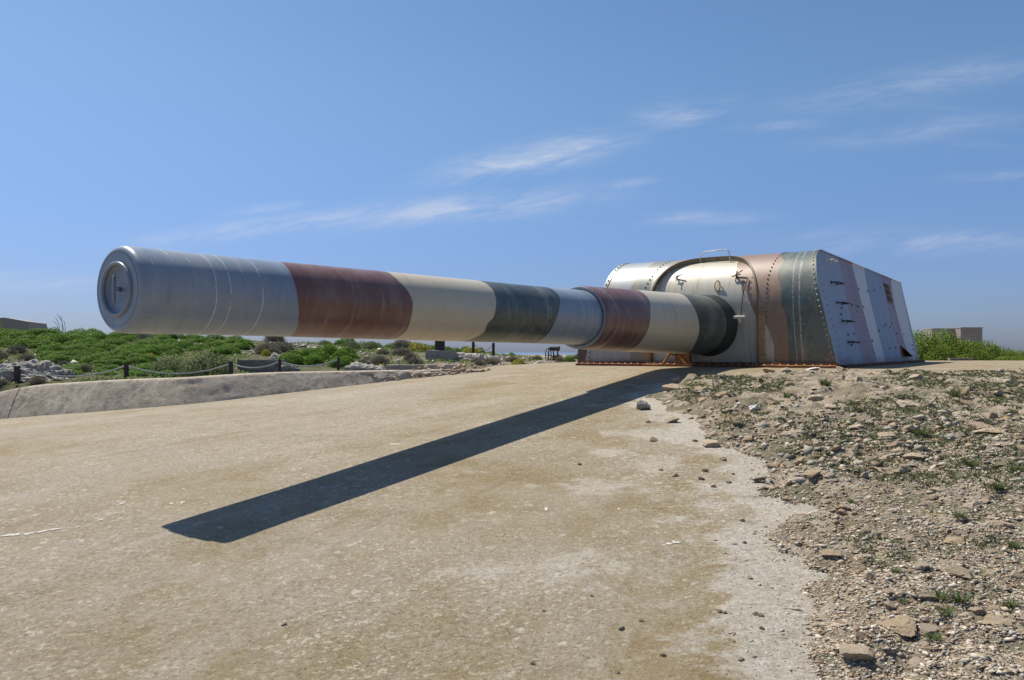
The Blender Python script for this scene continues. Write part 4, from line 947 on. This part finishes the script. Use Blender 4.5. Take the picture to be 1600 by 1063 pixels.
V = np.stack([P0 - a * l, P0 - b_ * l * .5, P0 + a * l, P0 + b_ * l * .5], 1).reshape(-1, 3)
pal = np.array(PG + [(.17, .18, .06), (.20, .17, .09), (.12, .15, .05), (.24, .22, .14)])[rng.integers(0, 9, n)] * rng.uniform(.7, 1.2, (n, 1))
tag(obj('ground_cover', np_mesh('ground_cover', V, np.arange(len(V)).reshape(-1, 4), False, np.repeat(pal, 4, 0)), LEAFM), 'low creeping greenery between the shrubs on the slope', None, None, 'stuff')
# small weeds among the rubble
n = 14000; tx = rng.uniform(1.4, 9.5, n * 3); ty = rng.uniform(2.8, 13.8, n * 3)
okm = (rub_edge(tx, ty) > .25) & (fbm(tx * .9 + 4, ty * .9, 61) + .35 * fbm(tx * 4, ty * 4, 63) > -.01 + .10 * (ty < 7)); tx, ty = tx[okm][:n], ty[okm][:n]; n = len(tx)
kb = 6; bx_ = np.repeat(tx, kb) + rng.normal(0, .018, n * kb); by_ = np.repeat(ty, kb) + rng.normal(0, .018, n * kb); bz_ = rub_h(bx_, by_)
hh = rng.uniform(.008, .034, n * kb); lean = rng.normal(0, .7, (n * kb, 2)) * hh[:, None]; wv_ = rng.uniform(.0025, .006, n * kb) * (1 + .09 * by_); an = rng.uniform(0, 6.28, n * kb)
B0 = np.stack([bx_, by_, bz_], -1); S = np.stack([np.cos(an) * wv_, np.sin(an) * wv_, 0 * an], -1); T1 = B0 + np.stack([lean[:, 0], lean[:, 1], hh], -1)
V = np.stack([B0 - S, B0 + S, T1], 1).reshape(-1, 3)
pal = np.array([(.085, .115, .045), (.065, .105, .035), (.12, .125, .065), (.17, .15, .09), (.10, .12, .06)])[rng.integers(0, 5, n * kb)]
tag(obj('weeds', np_mesh('weeds', V, np.arange(len(V)).reshape(-1, 3), False, np.repeat(pal, 3, 0)), LEAFM), 'sparse dull green weeds growing between the stones', None, None, 'stuff')

def tuft_mesh(seed):
    r_ = np.random.default_rng(seed); n = 70; a_ = r_.uniform(0, 6.28, n); h_ = r_.uniform(.35, 1.0, n); o = r_.uniform(0, .5, n); le = r_.uniform(.3, 1.1, n)
    B = np.stack([np.cos(a_) * o, np.sin(a_) * o, 0 * a_], -1); M_ = B + np.stack([np.cos(a_) * le * .35, np.sin(a_) * le * .35, h_ * .65], -1); Tp = B + np.stack([np.cos(a_) * le, np.sin(a_) * le, h_ * .9], -1)
    S = np.stack([-np.sin(a_), np.cos(a_), 0 * a_], -1) * .05
    V = np.stack([B - S, B + S, M_ + S * .7, M_ - S * .7, Tp], 1).reshape(-1, 3); k = np.arange(n)[:, None] * 5
    Fc = np.concatenate([k + [0, 1, 2], k + [0, 2, 3], k + [3, 2, 4]])
    c = np.array([(.06, .11, .03), (.085, .13, .04), (.12, .14, .06), (.17, .15, .08)])[r_.integers(0, 4, n)]
    me = np_mesh('grass_tuft', V, Fc, False, np.repeat(c, 5, 0)); me.materials.append(LEAFM); return me
TU = [tuft_mesh(k) for k in range(4)]
for k, (px, py, w_) in enumerate([(1400, 935, 26), (1412, 980, 24), (1470, 980, 40), (1500, 985, 44), (1475, 1005, 34), (1460, 1035, 40), (1580, 985, 40), (1405, 875, 22), (1500, 838, 30), (1560, 800, 40), (1520, 760, 40), (1590, 770, 44), (1440, 700, 34), (1340, 670, 30), (1290, 625, 34), (1230, 640, 30), (1490, 640, 40), (1560, 655, 36), (1330, 800, 22), (1585, 885, 34)]):
    p = hit(px, py, ground); s_ = w_ / F * p.y / 2
    place(TU[k % 4], 'grass_tuft', (p.x, p.y, float(rub_h(p.x, p.y)) - .004), (s_, s_, s_ * .8), None, .1, 'small dark green grass tuft sprouting between the rubble stones', 'grass tuft', 'grass tufts in the rubble bank')

# ================================================================= limestone outcrops behind the wall
for (px, py, wpx, hpx, lab) in [(60, 592, 100, 30, 'pale ridged limestone outcrop behind the leftmost post'), (10, 592, 70, 24, 'pale limestone outcrop at the left picture edge'), (95, 594, 46, 12, 'flat pale limestone slab on the wall side of the outcrop'),
                              (450, 580, 40, 14, 'pale rock beside the short post by the concrete pit'), (430, 563, 34, 12, 'small pale rock step above the concrete pit'), (470, 542, 60, 8, 'low white rock ledge under the barrel'), (565, 580, 60, 20, 'grey limestone outcrop left of the concrete slab'),
                              (590, 568, 40, 12, 'low grey rock above the outcrop by the slab'), (735, 563, 60, 14, 'ridged grey limestone outcrop right of the concrete block'), (775, 563, 50, 10, 'low pale rock near the far posts'), (850, 567, 50, 6, 'low pinkish rock bank before the black machine'), (385, 545, 40, 9, 'stony ledge of the track above the bush'),
                              (500, 545, 70, 7, 'white stony ledge on the skyline slope')]:
    p = hit(px, py, terr, 15.7, 37); s = wpx / F * p.y / 2
    me = rock_mesh('outcrop', int(px * 7 + py), 5, 1.0, .45, 6, OUTC, .11, True)
    o = bpy.data.objects.new('limestone_outcrop', me); link(o); o.location = (p.x, p.y, p.z - .1 * s); o.scale = (s, s * .7, hpx / F * p.y * .95); o.rotation_euler = (0, 0, random.uniform(-.3, .3)); tag(o, lab, 'rock')
fx = []
for _ in range(420):
    x0, x1, y0, y1 = random.choice([(540, 720, 548, 580), (700, 880, 556, 572), (360, 470, 536, 560), (-20, 120, 556, 596), (480, 600, 540, 560), (200, 380, 520, 535)])
    p = hit(random.uniform(x0, x1), random.uniform(y0, y1), terr, 15.7, 37); fx.append(tuple(p))
gravel('field_stones', np.array(fx), rng.uniform(.03, .11, len(fx)), [(.42, .385, .33), (.34, .30, .25), (.50, .46, .41), (.27, .225, .18)], 'pale field stones scattered over the scrubby slope', .8)
# broken masonry at the end of the low wall
for k in range(60):
    x = random.uniform(-3.1, -.5); y = float(np.interp(x, wx, wy)) + random.uniform(-.08, .34); s = random.uniform(.03, .085)
    o = place(random.choice(BIGR), 'stone', (x, y, G(x, y) + s * .2 + max(0, y - float(np.interp(x, wx, wy))) * .6), s, None, .4)
    o.parent = wall; o.location -= Vector(wall.location)
# ================================================================= chain fence
fence = empty('chain_fence', at(197, 589, 16.6)); tag(fence, 'short dark posts linked by a sagging chain behind the low wall', 'fence')
def post(px, ytop, ybase, Y, wpx):
    p = at(px, ybase, Y); top = at(px, ytop, Y).z; s = wpx / F * Y; z0 = min(p.z, T(p.x, p.y)) - .05
    b = MB(); b.box((p.x, p.y, (top + z0) / 2), (s, s, top - z0)); b.box((p.x, p.y, top + .006), (s * .8, s * .8, .012))
    o = b.build('post', POSTM, fence); o.matrix_parent_inverse = fence.matrix_world.inverted(); o.location = -Vector(fence.location); return Vector((p.x, p.y, top - .03))
def chain(a, c, sag):
    n = 90; pts = []; rs = []
    for k in range(n + 1):
        f = k / n; p = a.lerp(c, f); p.z -= sag * 4 * f * (1 - f); pts.append(p); rs.append(.020 if k % 2 else .009)
    o = MB().tube(pts, rs, 6).build('chain', CHAINM, fence); o.location = -Vector(fence.location)
ps = [post(27, 573, 600, 16.2, 6.6), post(197.5, 569, 589, 16.0, 5.2), post(361, 566, 587, 16.0, 5.2), post(437, 562.5, 583.5, 16.6, 4.2), post(529, 559.5, 577, 17.3, 3.8)]
q0 = at(-160, 580, 16.4)
chain(q0, ps[0], .14); chain(ps[0], ps[1], .20); chain(ps[1], ps[2], .19); chain(ps[2], ps[3], .115); chain(ps[3], ps[4], .13)
o_ = post(-160, 578, 605, 16.4, 8)
fence2 = fence; fence = empty('chain_fence', at(739, 553, 25)); tag(fence, 'two dark posts with a chain on the skyline under the green band', 'fence')
pa, pb = post(739.5, 535, 554, 25, 4.2), post(771, 536.5, 554, 25, 4.2); chain(pa, pb, .22)

# ================================================================= concrete leftovers on the slope
def slab(name, px0, px1, ytop, ybot, Y, dep, rz, m, label, cat='concrete block', bev=.015, extra=None):
    p = at((px0 + px1) / 2, ybot, Y); wd = (px1 - px0) / F * Y; h = (ybot - ytop) / F * Y
    bm = bmesh.new(); bmesh.ops.create_cube(bm, size=1.0); bmesh.ops.scale(bm, vec=(wd, dep, h + .3), verts=bm.verts); bmesh.ops.bevel(bm, geom=bm.edges[:], offset=bev, segments=2, affect='EDGES')
    bmesh.ops.subdivide_edges(bm, edges=[e_ for e_ in bm.edges if e_.calc_length() > .2], cuts=8, use_grid_fill=True)
    for v in bm.verts: v.co += Vector((1, 1, 1)) * .0; v.co += v.co.normalized() * .014 * mnoise.noise(v.co * 5 + p)
    me = bpy.data.meshes.new(name); bm.to_mesh(me); bm.free(); me.materials.append(m)
    root = empty(name, p, rz); o = obj('block', me, m, root); o.location = (0, dep / 2, (h - .3) / 2)
    tag(root, label, cat); return root, h, dep
slab('concrete_slab', 603, 718, 570.5, 581, 18.0, .50, R(4), BLOCKM, 'long low grey concrete slab beside the crumbled wall end')
blk, h, dep = slab('concrete_block', 665, 712, 548, 566, 22, .7, R(3), BLOCKM, 'grey concrete block carrying a dark steel box')
bx = MB().box((0, 0, .20), (.27, .25, .40)).box((0, 0, .41), (.29, .27, .02)).build('steel_box', IRON); bx.location = blk.location + Vector((-.05, .35, h + .002)); tag(bx, 'dark square steel box standing on the grey concrete block', 'box')
pit = empty('concrete_pit', at(402, 586, 17.6)); tag(pit, 'square concrete pit wall with pale top behind the chain', 'pit wall')
b = MB(); PITM = m_wallconc('pit_concrete', (.20, .175, .165), (.28, .245, .23), (.11, .09, .085), False, 1.5)
for (cx, cy, sx, sy) in ((0, 0, .86, .12), (0, .75, .86, .12), (-.37, .375, .12, .63), (.37, .375, .12, .63)):
    bm_ = MB().box((cx, cy, .12), (sx, sy, .44)); o = bm_.build('wall', PITM, pit)
# black machine
mc = empty('old_machine', at(864, 563, 27)); tag(mc, 'small black iron winch-like machine standing on the far ground', 'machine'); mc.location.z = T(mc.location.x, 27) - .02
b = MB()
for sx in (-.15, .02, .16):
    b.tube([(sx * 1.15, -.12, 0), (sx, -.03, .42)], .022, 6); b.tube([(sx * 1.15, .14, 0), (sx, .03, .42)], .022, 6)
b.tube([(-.17, -.12, .12), (.17, -.12, .12)], .02, 6); b.tube([(-.15, -.05, .28), (.16, .05, .20)], .02, 6); b.build('frame', IRON, mc, True, 40)
b = MB().box((.03, 0, .50), (.30, .22, .14)); b.tube([(-.14, -.12, .50), (.20, -.12, .50)], .05, 8); b.tube([(.19, 0, .42), (.22, 0, .58)], .04, 8); b.build('gear_case', IRON, mc)
b = MB(); b.tube([(-.15 + .05 * math.cos(q) * .6, -.16 + .0 * q, .27 + .23 * math.sin(q)) if False else (-.17 + .10 * math.cos(q), -.17, .28 + .24 * math.sin(q)) for q in np.linspace(0, 6.283, 25)], .018, 6, False)
b.tube([(-.17, -.17, .04), (-.17, -.17, .52)], .014, 6); b.tube([(-.27, -.17, .28), (-.07, -.17, .28)], .014, 6); b.build('wheel', IRON, mc, True)
# brown steel locker by the left foot of the shield
lk = empty('steel_locker', M0 + AV * 13.6 + PV * -3.33, gun.rotation_euler.z); tag(lk, 'dark brown steel locker tucked against the far corner of the shield', 'locker')
MB().box((0, 0, .21), (.32, .42, .62), None, .94).build('cabinet', BROWNSTEEL, lk); MB().box((0, 0, .53), (.34, .44, .03)).build('lid', BROWNSTEEL, lk)
# far gun shield on the ridge at the left
fs = empty('gun_shield', at(20, 514, 42)); tag(fs, 'distant camouflage-painted gun shield beyond the green ridge', 'gun shield')
kf = 42 / F; m, t = mat('far_shield_paint'); P = t.n('ShaderNodeTexCoord').outputs['Object']; x, y, z = t.xyz(P)
nn1 = t.noise(P, 3, 5, .7); c = t.mix(t.ss(t.m('ADD', x, t.m('MULTIPLY', nn1, .3)), -.42, -.38), (.50, .31, .17), (.36, .285, .22)); c = t.mix(t.ss(t.m('ADD', x, t.m('MULTIPLY', nn1, .3)), -.95, -.90), (.36, .17, .11), c)
c = t.mix(t.m('MULTIPLY', t.ss(nn1, .5, .62), .5), c, (.36, .33, .29)); t.out(c, .7, None, .3)
def fpz(px, py): return ((px - 20) * kf, (514 - py) * kf)
prof2 = [fpz(-70, 523), fpz(-62, 499), fpz(8, 496.5), fpz(43, 502.5), fpz(48, 523)]
b = MB(); n = len(prof2); b.add([(x_, 0, z_) for x_, z_ in prof2] + [(x_ * .96 - .5, 2.6, z_ * .92) for x_, z_ in prof2], [tuple(range(n)), tuple(range(2 * n - 1, n - 1, -1))] + [(k, k + n, (k + 1) % n + n, (k + 1) % n) for k in range(n)])
b.build('plate', m, fs)
# bare twigs on the ridge
tw = empty('bare_bush', at(95, 512, 36)); tag(tw, 'leafless spindly bush standing on the ridge left of the muzzle', 'bush'); k3 = 36 / F
for (x0, x1, h_) in ((0, -11, 17), (3, -2, 19), (6, -8, 22), (8, 2, 12), (-2, -14, 11)):
    b = MB(); b.tube([(x0 * k3, 0, -.3), ((x0 * .6 + x1 * .4) * k3, .03, h_ * .5 * k3), (x1 * k3, .06, h_ * k3)], [.012, .009, .004], 5)
    b.tube([((x0 * .6 + x1 * .4) * k3, .03, h_ * .5 * k3), ((x1 + 4) * k3, -.04, (h_ - 1) * k3)], [.007, .003], 4); b.build('twig', TWIGM if False else POSTM, tw)
# ruined wall far right
m, t = mat('far_masonry'); P = t.n('ShaderNodeTexCoord').outputs['Object']; x, y, z = t.xyz(P)
br = t.n('ShaderNodeTexBrick', {'Vector': t.cxyz(x, z, 0.0), 'Color1': (.30, .26, .24, 1), 'Color2': (.36, .30, .26, 1), 'Mortar': (.17, .15, .14, 1), 'Scale': 1.0, 'Mortar Size': .012, 'Brick Width': .42, 'Row Height': .16})
t.out(t.mix(t.m('MULTIPLY', t.noise(P, 4, 5, .7), .5), br.outputs[0], (.20, .18, .17)), .9, t.bump(br.outputs[1], -.6, .02), .2)
k4 = 44 / F
rw_ = empty('stone_wall', at(1518, 552, 44)); tag(rw_, 'ruined squared stone wall standing behind the leafy hedge, right part', 'wall')
MB().box((0, .5, .55), (34 * k4, 1.0, 1.75)).build('masonry', m, rw_); MB().box((0, .5, 1.445), (35 * k4, 1.05, .05)).build('coping', BLOCKM, rw_)
rw2 = empty('stone_wall', at(1478, 552, 44.6)); tag(rw2, 'paler rendered wall end standing behind the leafy hedge, left part', 'wall')
MB().box((0, .5, .53), (44 * k4, 1.0, 1.70)).build('masonry', BLOCKM, rw2); MB().box((0, .5, 1.40), (45 * k4, 1.05, .05)).build('coping', BLOCKM, rw2)
MB().box((23 * k4, .1, .6), (.06, .3, 1.6)).build('quoin', WHITE, rw2)
# iron rail stub lying on the far terrace edge
b = MB(); p = at(1500, 562.5, 27.5); b.box((0, 0, .04), (.80, .12, .06)); b.box((0, 0, .085), (.82, .2, .025)); o = b.build('iron_plate', BLOCKM); o.location = (p.x, p.y, G(p.x, p.y)); tag(o, 'short pale plate lying on the terrace before the hedge', 'plate')

# ================================================================= paint marks on the concrete
def mark(px, py, wpx, hpx, ang=0.0, m=WHITE):
    rq = random.Random(int(px * 7 + py)); nb = max(2, int(wpx / 5))
    for _ in range(nb):
        f = rq.uniform(-.5, .5); mark1(px + f * wpx, py + rq.uniform(-.4, .4) * hpx - f * wpx * math.tan(ang) * .16, wpx * rq.uniform(.12, .5), hpx * rq.uniform(.25, .7), ang + rq.uniform(-.2, .2), m)
def mark1(px, py, wpx, hpx, ang=0.0, m=WHITE):
    p = hit(px, py, ground); k = p.y / F; n = 22; b = MB(); vs = [(0, 0)]; rr = random.Random(int(px * 13 + py))
    fy = min(9.0, p.y / max(.2, EZ - p.z))      # foreshortening of the slope
    for q in range(n):
        a_ = 2 * math.pi * q / n; s = .8 + .35 * mnoise.noise(Vector((px + 1.3 * math.cos(a_), py + 1.3 * math.sin(a_), 0))) + .25 * mnoise.noise(Vector((px + 4 * math.cos(a_), py + 4 * math.sin(a_), 3))); vs.append((wpx * k / 2 * math.cos(a_) * s, hpx * k / 2 * fy * math.sin(a_) * s))
    P_ = []
    for x_, y_ in vs:
        X_, Y_ = p.x + x_ * math.cos(ang) - y_ * math.sin(ang), p.y + x_ * math.sin(ang) + y_ * math.cos(ang); P_.append((X_, Y_, G(X_, Y_) + .004))
    b.add(P_, [(0, 1 + q, 1 + (q + 1) % n) for q in range(n)]); b.build('paint_splash', m, apron)
for a_ in [(196, 787, 15, 6), (282, 765, 12, 5), (275, 787, 22, 5), (318, 765, 5, 2), (345, 826, 13, 3, .3), (851, 797, 15, 6), (972, 796, 11, 5), (1050, 850, 28, 5, .5), (323, 789, 8, 2), (388, 745, 6, 2), (300, 802, 6, 2), (165, 812, 14, 2, .4), (120, 825, 30, 2, .5), (30, 836, 44, 4, .75), (75, 830, 40, 3, .7),
           (8, 839, 30, 4, .75), (150, 815, 20, 2.5, .6), (620, 695, 18, 3, .5), (470, 733, 12, 2), (1205, 577, 12, 2), (1345, 575, 16, 2), (1420, 571, 10, 2), (1450, 574, 26, 2, .2), (1470, 577, 60, 2), (1460, 570, 14, 1.6, -.5), (1440, 573, 12, 1.6, -.5), (1555, 571, 20, 1.6, -.4), (1590, 575, 40, 2), (1012, 585, 10, 2)]:
    mark(*a_)
